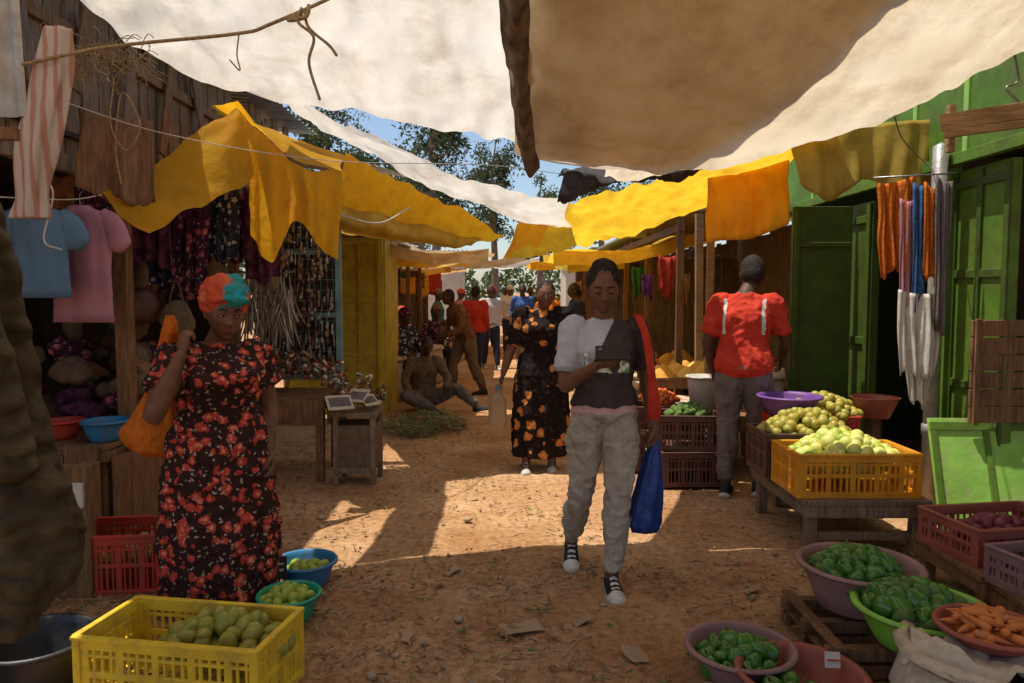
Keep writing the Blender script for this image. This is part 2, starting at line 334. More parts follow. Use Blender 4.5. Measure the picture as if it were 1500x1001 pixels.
def fuse(mb,name,mats,vox,wrinkle=None,recolor=None,smooth=2):
    src=bpy.data.meshes.new('t'); src.from_pydata(mb.v,[],mb.f)
    o=bpy.data.objects.new('t',src); COL.objects.link(o)
    md=o.modifiers.new('r','REMESH'); md.mode='VOXEL'; md.voxel_size=vox
    sm=o.modifiers.new('s','SMOOTH'); sm.factor=.5; sm.iterations=smooth
    bpy.context.view_layer.update()
    dg=bpy.context.evaluated_depsgraph_get(); me=bpy.data.meshes.new_from_object(o.evaluated_get(dg))
    bpy.data.objects.remove(o); bpy.data.meshes.remove(src)
    me.materials.clear()
    for k in mats: me.materials.append(M[k] if isinstance(k,str) else k)
    bvh=BVHTree.FromPolygons(mb.v,mb.f); idx=[]
    inv=mb.M.inverted() if mb.M is not None else Matrix()
    for p in me.polygons:
        i=bvh.find_nearest(p.center)[2]; k=mb.m[i] if i is not None else 0
        if recolor: k=recolor(inv@p.center,k)
        idx.append(k)
    me.polygons.foreach_set('material_index',idx)
    me.polygons.foreach_set('use_smooth',[True]*len(idx))
    if wrinkle:
        vm={}
        for p,k in zip(me.polygons,idx):
            if k in wrinkle:
                for vi in p.vertices: vm[vi]=wrinkle[k]
        no=[v.normal.copy() for v in me.vertices]
        for vi,a in vm.items():
            v=me.vertices[vi]; c=v.co
            r1=1-2*abs(nz(c.x*1.2,c.y*1.2,c.z*.55+c.x*.5,9)); r2=1-2.4*abs(nz(c.x*1.0+c.z*.8,c.y,c.z*1.1-c.x*.6,15))
            v.co=c+no[vi]*a*(.55*r1+.35*r2-.4+.8*nz(c.x*1.4,c.y*1.4,c.z*.6,11)+.4*nz(c.x,c.y,c.z*.8+9,24))
    me.name=name; me.update()
    ob=bpy.data.objects.new(name,me); COL.objects.link(ob); return ob

# ---------------------------------------------------------------- people
def face_fn(p,t,ph):
    x,y,z=p; T=max(0,-z/.115)
    G=lambda a,w:math.exp(-(a/w)**2)
    x*=1-.34*T**1.6
    if y>0: y*=1-.5*T
    else:
        y*=.97
        if y<-.02:
            d=0
            d+=.006*G(z-.028,.014)*G(x,.05)
            d-=.011*(G(x-.031,.017)+G(x+.031,.017))*G(z-.004,.013)
            w=.0095+.010*max(0,min(1,(-z+.005)/.035))
            sh=max(0,min(1,(.02-z)/.05)) if z>-.034 else math.exp(-((z+.034)/.008)**2)
            d+=.023*sh*G(x,w)
            d+=.010*G(x,.026)*(G(z+.054,.006)+1.1*G(z+.067,.007))
            d-=.004*G(x,.03)*G(z+.081,.006)
            d+=.012*G(x,.025)*G(z+.098,.016)
            d+=.004*(G(x-.045,.02)+G(x+.045,.02))*G(z+.02,.02)
            y-=d
            if T>.3: y-=.014*(T-.3)
    return (x,y,z)
def head(mb,H,mskin,mhair,mlip,style):
    old=mb.M; mb.M=(old if old is not None else Matrix())@H
    n0=len(mb.f)
    mb.ell((0,0,0),(.073,.094,.116),mskin,u=56,v=44,fn=face_fn)
    Hi=mb.M.inverted()
    for i in range(n0,len(mb.f)):
        c=Vector((0,0,0))
        for k in mb.f[i]: c+=Vector(mb.v[k])
        c=Hi@(c/len(mb.f[i]))
        if c.y<-.07 and abs(c.x)<.026*(1-((c.z+.061)/.016)**2) : mb.m[i]=mlip
    for sx in(-1,1): mb.ell((sx*.074,.008,-.005),(.008,.017,.030),mskin,rot=(0,0,sx*-.3),u=12,v=8)
    for sx in(-1,1): mb.ell((sx*.031,-.078,.006),(.0165,.012,.0095),mskin,u=12,v=8)
    if style=='short': mb.ell((0,.014,.028),(.079,.093,.098),mhair,u=24,v=16); mb.ell((0,.035,-.008),(.073,.073,.075),mhair,u=20,v=14)
    if style=='bun':
        mb.ell((0,.018,.026),(.083,.096,.100),mhair,u=32,v=20,fn=lambda p,t,ph:(p.x*(1+.03*math.cos(18*t)),p.y*(1+.03*math.cos(18*t)),p.z))
        mb.ell((0,.045,.100),(.052,.05,.034),mhair,fn=lambda p,t,ph:(p.x*(1+.08*math.cos(6*t)),p.y*(1+.08*math.cos(6*t)),p.z))
        for k in range(9):
            a=-1.2+.3*k; mb.tube([(math.sin(a)*.066,-.060+abs(a)*.035,.078-abs(a)*.024),(math.sin(a)*.05,-.01,.120),(0,.045,.125)],.008,6,mhair)
    if style=='wrap':
        mb.ell((0,.022,.058),(.098,.112,.098),mhair,u=32,v=20,rot=(.18,0,0),fn=lambda p,t,ph:(p.x*(1+.05*math.sin(7*p.z*30+t*3)),p.y,p.z))
        mb.tube([(-.07,-.070,.058),(-.03,-.096,.07),(.03,-.096,.07),(.07,-.070,.058)],.014,8,mhair)
        mb.ell((.01,.11,.02),(.06,.05,.05),mhair)
    if style=='cap':
        mb.ell((0,.010,.045),(.084,.1,.085),mhair,u=24,v=16)
        mb.ell((0,-.10,.052),(.055,.05,.008),mhair)
    mb.M=old
def eyes(name,Mx,parent,down):
    e=MB(); e.M=Mx
    for sx in(-1,1):
        if not down:
            e.ell((sx*.031,-.0842,.0028),(.0120,.0072,.0042),0,u=14,v=8)
            e.ell((sx*.031+.002,-.0895,.0030),(.0050,.0026,.0040),1,u=10,v=6)
        e.tube([(sx*.017,-.0885,.005 if not down else -.001),(sx*.031,-.0935,.0078 if not down else -.003),(sx*.046,-.084,.005 if not down else -.001)],.0016,6,1)
        e.tube([(sx*.014,-.094,.024),(sx*.030,-.093,.030),(sx*.050,-.078,.024)],[.002,.0028,.0012],6,1)
    e.obj(name,['eye_w','eye_b'],parent)
def hand(mb,w,d,n,side,curl,m,sc=1.0,thumb=.5):
    w=Vector(w); d=Vector(d).normalized(); n=Vector(n); n=(n-d*n.dot(d)).normalized(); s=d.cross(n)*side
    Rm=Matrix((s,d,n)).transposed()
    mb.ell(w+d*.045*sc,(.041*sc,.056*sc,.017*sc),m,rot=Rm,u=14,v=10)
    for k,(o,L) in enumerate(((.030,.070),(.010,.079),(-.0105,.073),(-.030,.056))):
        p=w+d*(.080-.004*abs(k-1))*sc+s*o*sc; pts=[w+d*.05*sc+s*o*.85*sc,p]; a=0
        for f,c in zip((.45,.31,.24),(.7,1.0,.7)):
            a+=curl*c+.08*k*(curl>0); dd=d*math.cos(a)+n*math.sin(a)+s*o*1.5
            p=p+dd.normalized()*L*f*sc; pts.append(p)
        mb.tube([tuple(q) for q in pts],[.009*sc,.0088*sc,.008*sc,.0073*sc,.0062*sc],8,m,n=13)
    b=w+d*.022*sc+s*.026*sc; t1=b+(d*.55+s*.65+n*.35).normalized()*.038*sc; t2=t1+(d*.9+s*(.2-thumb*.5)+n*(.3+thumb*.5)).normalized()*.030*sc
    t3=t2+(d*.9-s*thumb*.5+n*(.2+thumb*.4)).normalized()*.022*sc
    mb.tube([tuple(w+d*.012*sc),tuple(b),tuple(t1),tuple(t2),tuple(t3)],[.013*sc,.0125*sc,.0108*sc,.0098*sc,.0075*sc],8,m,n=15)
def shoe(mb,an,f,up,mu,ms,sc=1.0):
    an=Vector(an); f=Vector(f).normalized(); up=Vector(up); up=(up-f*up.dot(f)).normalized(); s=f.cross(up)
    base=an-up*.085*sc-f*.055*sc
    for (m,prof) in ((mu,[(-.01,.010,.02),(0,.032,.080),(.04,.037,.105),(.09,.039,.082),(.15,.043,.058),(.20,.043,.048),(.235,.030,.036),(.247,.008,.02)]),
                     (ms,[(-.018,.012,.028),(-.008,.035,.030),(.04,.040,.030),(.09,.041,.028),(.15,.048,.028),(.20,.048,.030),(.24,.034,.032),(.257,.010,.026)])):
        vs=[];fs=[];seg=18; P=crv(prof,26)
        for (l,w,h) in P:
            for j in range(seg):
                t=2*math.pi*j/seg; z=h*max(0,math.sin(t))**.7 if math.sin(t)>0 else 0
                vs.append(tuple(base+f*l*sc+s*w*math.cos(t)*sc+up*z*sc))
        mm=[]
        for i in range(len(P)-1):
            for j in range(seg):
                j2=(j+1)%seg; fs.append((i*seg+j,i*seg+j2,(i+1)*seg+j2,(i+1)*seg+j))
                l=P[i][0]; mm.append(ms if (m==mu and (l>.188 or (.07<l<.175 and j in(3,4,5) and i%2))) else m)
        vs.append(tuple(base+f*P[0][0]*sc+up*.01*sc)); vs.append(tuple(base+f*P[-1][0]*sc+up*.01*sc)); c=len(P)*seg
        for j in range(seg): j2=(j+1)%seg; fs.append((c,j2,j)); fs.append((c+1,(len(P)-1)*seg+j,(len(P)-1)*seg+j2)); mm+=[m,m]
        k0=len(mb.m); mb.add(vs,fs,m); mb.m[k0:]=mm

DJ=dict(head=(0,-.02,1.53),neck=(0,.015,1.37),shL=(.165,.01,1.325),shR=(-.165,.01,1.325),elL=(.215,.03,1.06),elR=(-.215,.03,1.06),
        wrL=(.22,-.04,.83),wrR=(-.22,-.04,.83),hip=(0,0,.90),hipL=(.085,0,.88),hipR=(-.085,0,.88),knL=(.095,-.02,.48),knR=(-.095,-.02,.48),
        anL=(.095,.02,.09),anR=(-.095,.02,.09))
def person(name,base,yaw=0,sc=1.0,J=None,outfit='trousers',fat=1.0,vox=.014,mats=None,hd=(0,0,0),hsc=1.0,style='short',
           hands=None,hem=.1,hemr=(.27,.22),sleeve=.8,feet=((0,-1,0),(0,-1,0)),fup=((0,0,1),(0,0,1)),recolor=None,wr=None,eye=False,down=False,seated=False,msl=None,msr=None,slr=1.0,bust=0,folds=9,tuck=False):
    j=dict(DJ); j.update(J or {}); V={k:Vector(v) for k,v in j.items()}
    mb=MB(); mb.M=TR(*base,yaw,sc)
    sk,top,bot,hair,shu,sol,lip=0,1,2,3,4,5,6
    msl=top if msl is None else msl; msr=top if msr is None else msr
    HM=Matrix.Translation(V['head'])@Euler((hd[1],hd[2],hd[0]),'XYZ').to_matrix().to_4x4()@Matrix.Scale(hsc,4)
    head(mb,HM,sk,hair,lip,style)
    nk=V['neck']; hb=V['head']+Vector((0,.02,-.05))
    mb.tube([tuple(nk+Vector((0,.0,-.05))),tuple(nk),tuple((nk*.4+hb*.6)),tuple(hb)],[.075*fat,.058,.050,.052],16,sk,n=12)
    hip=V['hip']; F=fat
    shc=(V['shL']+V['shR'])/2; ax=(V['shL']-V['shR']); tyaw=math.atan2(ax.y,ax.x); hw=ax.length/2
    def at(t,rx,ry,dy=0):
        p=hip.lerp(nk,t); return (p.x,p.y+dy,p.z,rx,ry)
    tor=[at(-.18,.12*F,.09*F),at(-.08,.172*F,.12*F),at(.06,.175*F,.122*F),at(.28,.145*F,.105*F),at(.5,.150*F,.112*F+bust*.5,-bust*.3),at(.68,.162*F,.118*F+bust,-bust*.6),at(.84,max(.158*F,hw*.98),.092*F+bust*.3),at(.93,hw*.92,.075),at(1.0,.078,.066),at(1.03,.055,.052)]
    if tuck: tor=[at(.055,.176*F,.126*F),at(.10,.172*F,.122*F)]+tor[3:]
    if outfit=='dress':
        q=[]
        hx,hy=hemr; foot=(V['anL']+V['anR'])/2
        z0=hem
        q.append((foot.x,foot.y,z0,hx,hy)); q.append((foot.x*.8+hip.x*.2,foot.y*.8+hip.y*.2,z0+.12,hx*.98,hy*.98))
        q.append(((foot.x+hip.x)/2,(foot.y+hip.y)/2,(z0+hip.z)/2,(hx+.20*F)/2*1.02,(hy+.15*F)/2*1.02))
        q.append((hip.x,hip.y,hip.z-.06,.195*F,.145*F))
        q+= [(a[0],a[1],a[2],a[3]*1.06,a[4]*1.06) for a in tor[2:9]]
        mb.loft(q,top,seg=72,n=70,yaw=0,fold=lambda v,t:(.075*max(0,1-v*1.7))*(math.sin(folds*t+2*v)+.5*math.sin(folds*1.7*t+1.3)))
    else:
        mb.loft(tor,top,seg=48,n=44,yaw=tyaw*.6,ex=2.3,fold=lambda v,t:.018*math.sin(3*t+9*v)*(1-v))
        if not seated:
            mb.loft([at(-.14,.12*F,.09*F),at(-.05,.172*F,.122*F),at(.03,.168*F,.118*F),at(.08,.160*F,.112*F)],bot,seg=40)
    for sd,sx,ms in(('L',1,msl),('R',-1,msr)):
        a,b,c=V['sh'+sd],V['el'+sd],V['wr'+sd]
        mb.tube([tuple(a+(shc-a)*.25),tuple(a),tuple(a.lerp(b,.5)),tuple(b),tuple(b.lerp(c,.35)),tuple(c)],[.05*F,.052*F,.045*F,.037*F,.037*F,.024],16,sk,n=30)
        if sleeve<=1: e=a.lerp(b,sleeve); pts=[a+(shc-a)*.3,a,a.lerp(b,sleeve*.5),e]; rr=[.06*F,.060*F*slr,.058*F*slr,.060*F*slr]
        else:
            e=b.lerp(c,min(1,sleeve-1)); pts=[a+(shc-a)*.3,a,a.lerp(b,.5),b,e]; rr=[.06*F,.064*F,.056*F,.049*F,.038*F]
        mb.tube([tuple(p) for p in pts],rr,18,ms,n=24)
        dd,nn,cu=(hands or {}).get(sd,((c-b),(-sx,-.2,0),.35))
        hand(mb,c,dd,nn,1 if sd=='R' else -1,cu,sk,1.0)
    for sd,sx,k in(('L',1,0),('R',-1,1)):
        a,b,c=V['hip'+sd],V['kn'+sd],V['an'+sd]
        if outfit=='dress':
            mb.tube([tuple(b),tuple(b.lerp(c,.35)),tuple(c)],[.055,.055,.034],14,sk,n=14)
        else:
            mb.tube([tuple(a+(hip-a)*.2),tuple(a.lerp(b,.35)),tuple(b),tuple(b.lerp(c,.35)),tuple(b.lerp(c,.85)),tuple(c+(b-c)*.06)],[.098*F,.092*F,.067*F,.066*F,.050*F,.047*F],20,bot,n=36)
            mb.tube([tuple(b),tuple(c)],[.04,.036],12,sk)
        mb.tube([tuple(c+(b-c)*.15),tuple(c-Vector((0,0,.03)))],[.036,.036],12,sk)
        shoe(mb,c,feet[k],fup[k],shu,sol)
    ob=fuse(mb,name,mats,vox,wr,recolor)
    if eye: eyes('eyes',mb.M@HM,ob,down)
    return ob

# ---------------------------------------------------------------- props
def crate(name,c,size,yaw,mk,bars=9,tilt=0):
    w,d,h=size; b=MB(); b.M=TR(*c,yaw)@Matrix.Rotation(tilt,4,'X'); t=.014
    for sx in(-1,1):
        for sy in(-1,1): b.box((sx*(w/2-.012),sy*(d/2-.012),h/2),(.03,.03,h))
    def side(ax,L,off,n):
        for z,hh in((h-.02,.04),(.018,.036),(h*.52,.022),(h*.78,.012)):
            if ax=='x': b.box((0,off,z),(L-.05,t*(.9 if hh<.03 else 1.2),hh))
            else: b.box((off,0,z),(t*(.9 if hh<.03 else 1.2),L-.05,hh))
        for i in range(n):
            p=-L/2+.04+(L-.08)*i/(n-1); ww=.012 if i%4 else .03
            if ax=='x': b.box((p,off,h/2),(ww,t*.7,h-.05))
            else: b.box((off,p,h/2),(t*.7,ww,h-.05))
        if ax=='x': b.box((0,off*1.02,h+.002),(L+.012,.026,.012))
        else: b.box((off*1.02,0,h+.0045),(.026,L-.01,.012))
    for sg in(-1,1):
        side('x',w,sg*(d/2-.008),bars*2-1); side('y',d,sg*(w/2-.008),int(bars*1.3))
    b.box((0,0,.01),(w-.03,d-.03,.012))
    return b.obj(name,[mk],bevel=.002)
def basin(name,c,r,h,mk,wob=.012):
    b=MB(); p=[(0.001,0),(r*.62,0),(r*.68,.008),(r*.80,h*.45),(r*.93,h*.93),(r*.95,h),(r*1.03,h+.004),(r*1.045,h-.004),(r*1.05,h+.006),(r*1.0,h+.014),(r*.93,h+.008),(r*.90,h*.9),(r*.76,h*.42),(r*.62,.014),(.001,.012)]
    b.lathe(c,p,48,0,wob=wob); return b.obj(name,[mk])
def pile(name,c,rad,n,r,kind,mk,hgt,ax=1.0,m2=None,yaw=0):
    b=MB(); b.M=TR(*c,yaw)
    b.ell((0,0,-.01),(rad*.9,rad*.9*ax,max(.01,hgt*.75)),0,u=20,v=10)
    for i in range(n):
        q=math.sqrt((i+.5)/n); t=i*2.39996+U(-.2,.2); x=rad*q*math.cos(t); y=rad*ax*q*math.sin(t)
        z=hgt*(1-q*q)+U(0,r*.5); s=U(.85,1.15)*r; k=1 if (m2 and R()<.25) else 0
        rot=(U(0,6),U(0,6),U(0,6))
        if kind=='fruit':
            b.ell((x,y,z),(s,s*.97,s*.94),k,rot,14,10,fn=lambda p,t2,ph:p*(1-.10*math.exp(-(ph/.35)**2)))
            e=Euler(rot).to_matrix()@Vector((0,0,1)); a=Vector((x,y,z)); b.ell(tuple(a+e*s*.86),s*.09,2,None,6,4)
        elif kind=='mango': b.ell((x,y,z),(s*1.25,s*.85,s*.8),k,rot,14,9,fn=lambda p,t2,ph:(p.x,p.y+.18*s*(p.x/(s*1.25))**2,p.z))
        elif kind=='pepper':
            rm=(U(-1.3,1.3),U(-1.3,1.3),U(0,6))
            b.ell((x,y,z),(s*.85,s*.85,s*1.2),k,rm,18,9,fn=lambda p,t2,ph:(p.x*(1+.16*math.cos(3*t2))*(1.1-.25*max(0,-p.z/s)),p.y*(1+.16*math.cos(3*t2))*(1.1-.25*max(0,-p.z/s)),p.z-.25*s*math.exp(-(math.sin(ph)*2.2)**2)*(1 if ph<1 else 0)))
            e=Euler(rm).to_matrix()@Vector((0,0,1)); a=Vector((x,y,z)); b.tube([tuple(a+e*s*.8),tuple(a+e*s*1.5)],[s*.14,s*.1],6,2)
        elif kind=='carrot':
            a=U(0,6.28); d=Vector((math.cos(a),math.sin(a),U(-.15,.25))); p=Vector((x,y,z))
            L=s*3; b.tube([tuple(p-d*L*.5),tuple(p-d*L*.35),tuple(p+d*L*.2),tuple(p+d*L*.6)],[s*.42,s*.5,s*.33,s*.06],8,0,n=8)
    return b.obj(name,[mk,m2 or mk,'stem'])
def table(name,x0,x1,y0,y1,h,mk,leg=.05,shelf=True,boards=4,th=.03):
    b=MB(); 
    for i in range(boards):
        w=(y1-y0)/boards; b.box(((x0+x1)/2+U(-.01,.01),y0+w*(i+.5),h-th/2),(x1-x0,w-.006,th),(0,0,U(-.006,.006)))
    for x in(x0+leg,x1-leg):
        for y in(y0+leg,y1-leg): b.box((x,y,(h-th)/2),(leg,leg,h-th-.002),(U(-.03,.03),U(-.03,.03),0))
    b.box(((x0+x1)/2,y0+leg*.3,h-th-.035),(x1-x0-.02,.02,.07)); b.box(((x0+x1)/2,y1-leg*.3,h-th-.035),(x1-x0-.02,.02,.07))
    b.box((x0+leg*.4,(y0+y1)/2,h-th-.04),(.02,y1-y0-.06,.06)); b.box((x1-leg*.4,(y0+y1)/2,h-th-.04),(.02,y1-y0-.06,.06))
    if shelf: b.box(((x0+x1)/2,y0+leg,h*.35),(x1-x0-.08,.03,.05)); 
    return b.obj(name,[mk],bevel=.003)
def planks(b,A,B,z0,z1,n,m=0,th=.022,gap=.006,jit=.06,tilt=.0):
    A=Vector((*A,0)); B=Vector((*B,0)); d=(B-A); L=d.length; d.normalize(); yaw=math.atan2(d.y,d.x); nrm=Vector((-d.y,d.x,0)); x=0; w0=L/n
    while x<L-.02:
        w=min(w0*U(.75,1.25),L-x); h=z1-z0+U(-jit,jit)
        c=A+d*(x+w/2)+nrm*U(-.006,.006)
        b.box((c.x,c.y,z0+h/2),(w-gap,th,h),Matrix.Rotation(yaw,3,'Z')@Matrix.Rotation(U(-tilt,tilt),3,'Y'),m); x+=w
def corr(b,p0,p1,p2,p3,n=14,amp=.012,m=0):
    p0,p1,p2,p3=[Vector(p) for p in(p0,p1,p2,p3)]; nn=(p1-p0).cross(p2-p0).normalized(); vs=[];fs=[];K=n*8
    for i in range(K+1):
        u=i/K; o=nn*amp*math.sin(u*n*6.283)
        vs.append(tuple(p0.lerp(p1,u)+o)); vs.append(tuple(p2.lerp(p3,u)+o))
    for i in range(K): fs.append((2*i,2*i+1,2*i+3,2*i+2))
    b.add(vs,fs,m)
def cloth(name,a,b_,h,mk,folds=3,amp=.02,sw=.0,n=(24,14),d=(0,-1,0),flare=1.0,ragged=0.06):
    m=MB(); a=np.array(a,float); b_=np.array(b_,float); mid=(a+b_)/2
    rows=[]
    for v in(0,.33,.66,1):
        r=[]; k=1+(flare-1)*v+U(-.10,.10)*(v>0)
        for u in(0,.25,.5,.75,1):
            p=a+(b_-a)*u; p=mid+(p-mid)*k; p[2]-=h*v*(1+ragged*(U(-1,1) if v==1 else 0))+.02*math.sin(u*3.14); p[0]+=sw*v; r.append(p)
        rows.append(r)
    m.sheet(rows,n[0],n[1],0,wr=.012,wf=4,fold=(amp,folds,d)); o=m.obj(name,[mk])
    s=o.modifiers.new('s','SOLIDIFY'); s.thickness=.003
    return o
def shirt(name,c,w,h,yaw,mk,slv=.2):
    b=MB(); k=w/.44; b.M=TR(*c,yaw)
    b.loft([(0,0,0,.06*k,.02),(0,0,-.02,.09*k,.03),(0,0,-.05,.175*k,.04),(0,0,-.12,.20*k,.045),(0,0,-h*.5,.19*k,.05),(0,0,-h,.20*k,.04)],0,seg=48,n=30,fold=lambda v,t:.10*v*math.sin(6*t+4*v)+.04*math.sin(11*t-7*v))
    for sx in(-1,1):
        o=b.M; b.M=o@Matrix.Diagonal((1,.4,1,1)); b.tube([(sx*.13*k,0,-.07),(sx*.21*k,0,-.12),(sx*.25*k,0,-.15-slv)],[.06,.07,.075],14,0); b.M=o
    b.tube([(-.06*k,0,-.0),(-.14*k,0,-.035)],.004,6,1); b.tube([(0,0,0),(0,0,.06),(.02,0,.08)],.003,6,1)
    return b.obj(name,[mk,'steel'])
def rope(name,pts,r=.006,mk='rope',seg=7):
    b=MB(); b.tube(pts,r,seg,0,n=len(pts)*8); return b.obj(name,[mk])
def sack(name,c,r,h,mk='sack',fill=None):
    b=MB(); b.lathe(c,[(.001,0),(r*.8,.0),(r*1.02,h*.12),(r*1.08,h*.4),(r*1.0,h*.75),(r*.98,h*.92),(r*1.06,h*1.0),(r*1.08,h*.93),(r*1.10,h*.97),(r*1.0,h*1.05),(r*.92,h*1.0),(r*.9,h*.9)],36,0,wob=.12)
    if fill: b.ell((c[0],c[1],c[2]+h*.88),(r*.95,r*.95,r*.42),1,u=24,v=12)
    return b.obj(name,[mk,fill or mk])

# ================================================================= GROUND
def ground():
    def ax(lo,hi,near0,near1,step):
        a=list(np.arange(near0,near1,step)); 
        x=near1; s=step
        while x<hi: a.append(x); s*=1.35; x+=s
        a.append(hi); x=near0; s=step; pre=[]
        while x>lo: s*=1.35; x-=s; pre.append(max(x,lo))
        return np.array(sorted(set(pre+a)))
    X=ax(-700,700,-3.2,3.4,.04); Y=ax(-300,1500,1.8,9,.045)
    vs=[];fs=[]
    for y in Y:
        for x in X:
            z=0
            if abs(x)<12 and -6<y<30: 
                z=.022*nz(x,y,0,.9)+.014*nz(x,y,3,3.1)+.010*nz(x,y,7,9)
            vs.append((x,y,z))
    nx=len(X)
    for i in range(len(Y)-1):
        for j in range(nx-1): fs.append((i*nx+j,i*nx+j+1,(i+1)*nx+j+1,(i+1)*nx+j))
    b=MB(); b.add(vs,fs); b.obj('dirt_ground',['ground'])
ground()
b=MB()
for i in range(9000):
    y=2.3+7*R()**1.4; x=U(-2.3,2.6)
    if R()<.45: y=U(2.4,4.0)
    if R()<.15: x=U(-2.2,-.9)
    if nz(x,y,2,1.7)<-.10: continue
    L=U(.005,.034); a=U(0,6.28); w=U(.0012,.004)
    dx,dy=math.cos(a),math.sin(a); z=.010+U(0,.014)
    b.add([(x-dx*L-dy*w,y-dy*L+dx*w,z),(x-dx*L+dy*w,y-dy*L-dx*w,z),(x+dx*L+dy*w,y+dy*L-dx*w,z+U(-.004,.01)),(x+dx*L-dy*w,y+dy*L+dx*w,z+U(-.004,.01))],[(0,1,2,3)],1 if R()<.08 else (2 if R()<.4 else 0),False)
for i in range(520):
    y=2.4+6*R()**1.3; x=U(-2.2,2.5) if R()<.6 else U(-2.1,-1.0); s=U(.010,.028); a=U(0,6.28); z=.014+U(0,.01); c_,s_=math.cos(a),math.sin(a)
    P=[(-1,0),(-.3,.45),(.6,.3),(1,0),(.5,-.4),(-.4,-.35)]
    b.add([(x+(p*c_-q*s_)*s,y+(p*s_+q*c_)*s,z+U(-.004,.012)) for p,q in P],[tuple(range(6))],1 if R()<.15 else (2 if R()<.6 else 3),False)
b.obj('ground_litter',['litter','leaf','dryleaf','card'])
b=MB()
for i in range(1400):
    y=2.4+6*R()**1.3; x=U(-2.0,2.4); s=U(.003,.012) if R()<.95 else U(.014,.026)
    b.ell((x,y,s*.3+.003),(s*U(.8,1.3),s*U(.8,1.3),s*.6),0,(0,0,U(0,6)),6,4)
b.obj('pebbles',['stone'])
for (x,y,s,a) in((.04,3.18,.10,.2),(-.32,3.85,.05,.8),(.32,3.25,.05,.5),(-.45,3.1,.04,1.3),(.5,2.95,.07,1.9),(1.2,3.6,.05,.3)):
    b=MB(); b.sheet([[(-s,-s*.5,.02),(0,-s*.55,.03),(s,-s*.4,.018)],[(-s*.9,s*.5,.02),(0,s*.6,.02),(s*.8,s*.45,.035)]],8,6,0,.01,8); 
    b.v=[tuple(TR(x,y,.0,a)@Vector(v)) for v in b.v]; b.obj('cardboard_scrap',['card'])

# ================================================================= OVERHEAD TARPS
b=MB()
b.sheet([[(.02,4.2,2.28),(.48,4.3,2.20),(.94,4.3,2.17),(1.49,4.25,2.25),(2.08,4.1,2.47),(2.7,3.9,2.76),(3.2,3.7,3.0)],
 [(.0,3.7,2.52),(.5,3.7,2.47),(.94,3.7,2.45),(1.49,3.7,2.53),(2.1,3.6,2.70),(2.8,3.5,2.92),(3.3,3.4,3.12)],
 [(-.03,2.9,2.88),(.5,2.9,2.86),(.94,2.9,2.84),(1.5,2.9,2.88),(2.1,2.8,2.95),(2.8,2.8,3.05),(3.4,2.7,3.2)],
 [(-.05,1.5,3.15),(.5,1.5,3.1),(.94,1.5,3.1),(1.5,1.5,3.12),(2.1,1.4,3.15),(2.8,1.4,3.2),(3.5,1.2,3.3)],
 [(-.05,-.8,3.3),(.5,-.8,3.3),(.94,-.8,3.3),(1.5,-.8,3.3),(2.1,-.8,3.3),(2.8,-.8,3.3),(3.6,-.8,3.3)]],130,120,0,.06,1.6,w2=.022)
b.sheet([[(.02,4.22,2.285),(.4,4.31,2.215),(.8,4.33,2.185),(1.12,4.31,2.20)],[(.22,4.8,2.42),(.45,4.85,2.40),(.8,4.85,2.38),(1.12,4.8,2.40)],[(.42,5.6,2.75),(.6,5.6,2.74),(.85,5.6,2.72),(1.12,5.5,2.72)]],30,24,0,.04,1.6)  # hidden tarp extension, added to shade the ground beside the sun patch
b.obj('cream_canvas_tarp',['cream_tarp'])
b=MB()
b.sheet([[(.10,4.24,2.34),(.4,4.3,2.28),(.7,4.32,2.25),(.98,4.33,2.24)],
 [(.08,3.8,2.56),(.5,3.85,2.51),(.95,3.95,2.46),(1.35,3.95,2.50)],
 [(.06,3.4,2.78),(.6,3.4,2.74),(1.15,3.5,2.70),(1.62,3.5,2.76)],
 [(.04,2.6,3.09),(.6,2.6,3.07),(1.2,2.6,3.07),(1.8,2.7,3.07)],
 [(.04,.5,3.38),(.6,.5,3.38),(1.2,.5,3.38),(1.8,.5,3.38)]],50,50,0,.03,1.6)
b.obj('added_shade_sheet',['brown_cloth'])  # sheet added over the cream tarp, standing in for a shadow on it
b=MB()
b.sheet([[(-2.9,1.3,3.46),(-1,1.3,3.42),(1,1.3,3.42),(3.7,1.3,3.46)],[(-2.9,.5,3.55),(-1,.5,3.5),(1,.5,3.5),(3.8,.5,3.55)],[(-2.9,-2.5,3.5),(-1,-2.5,3.4),(1,-2.5,3.4),(3.8,-2.5,3.5)]],30,30,0,.05,1.2)
b.obj('unseen_light_blocker',['blocker_cloth'])  # unseen sheet above the camera, added to cut fill light
b=MB()
b.sheet([[(-.10,2.4,3.02),(-.07,3.0,2.84),(-.03,3.6,2.58),(.02,4.0,2.36),(.05,4.2,2.26)],[(-.04,2.4,2.92),(-.0,3.0,2.74),(.03,3.6,2.46),(.07,4.0,2.25),(.10,4.22,2.16)],[(.03,2.4,2.98),(.07,3.0,2.80),(.08,3.6,2.53),(.12,4.0,2.30),(.16,4.25,2.21)]],90,20,0,.05,4.5,w2=.02)
b.obj('frayed_canvas_hem',['tarp_edge'])
b=MB()
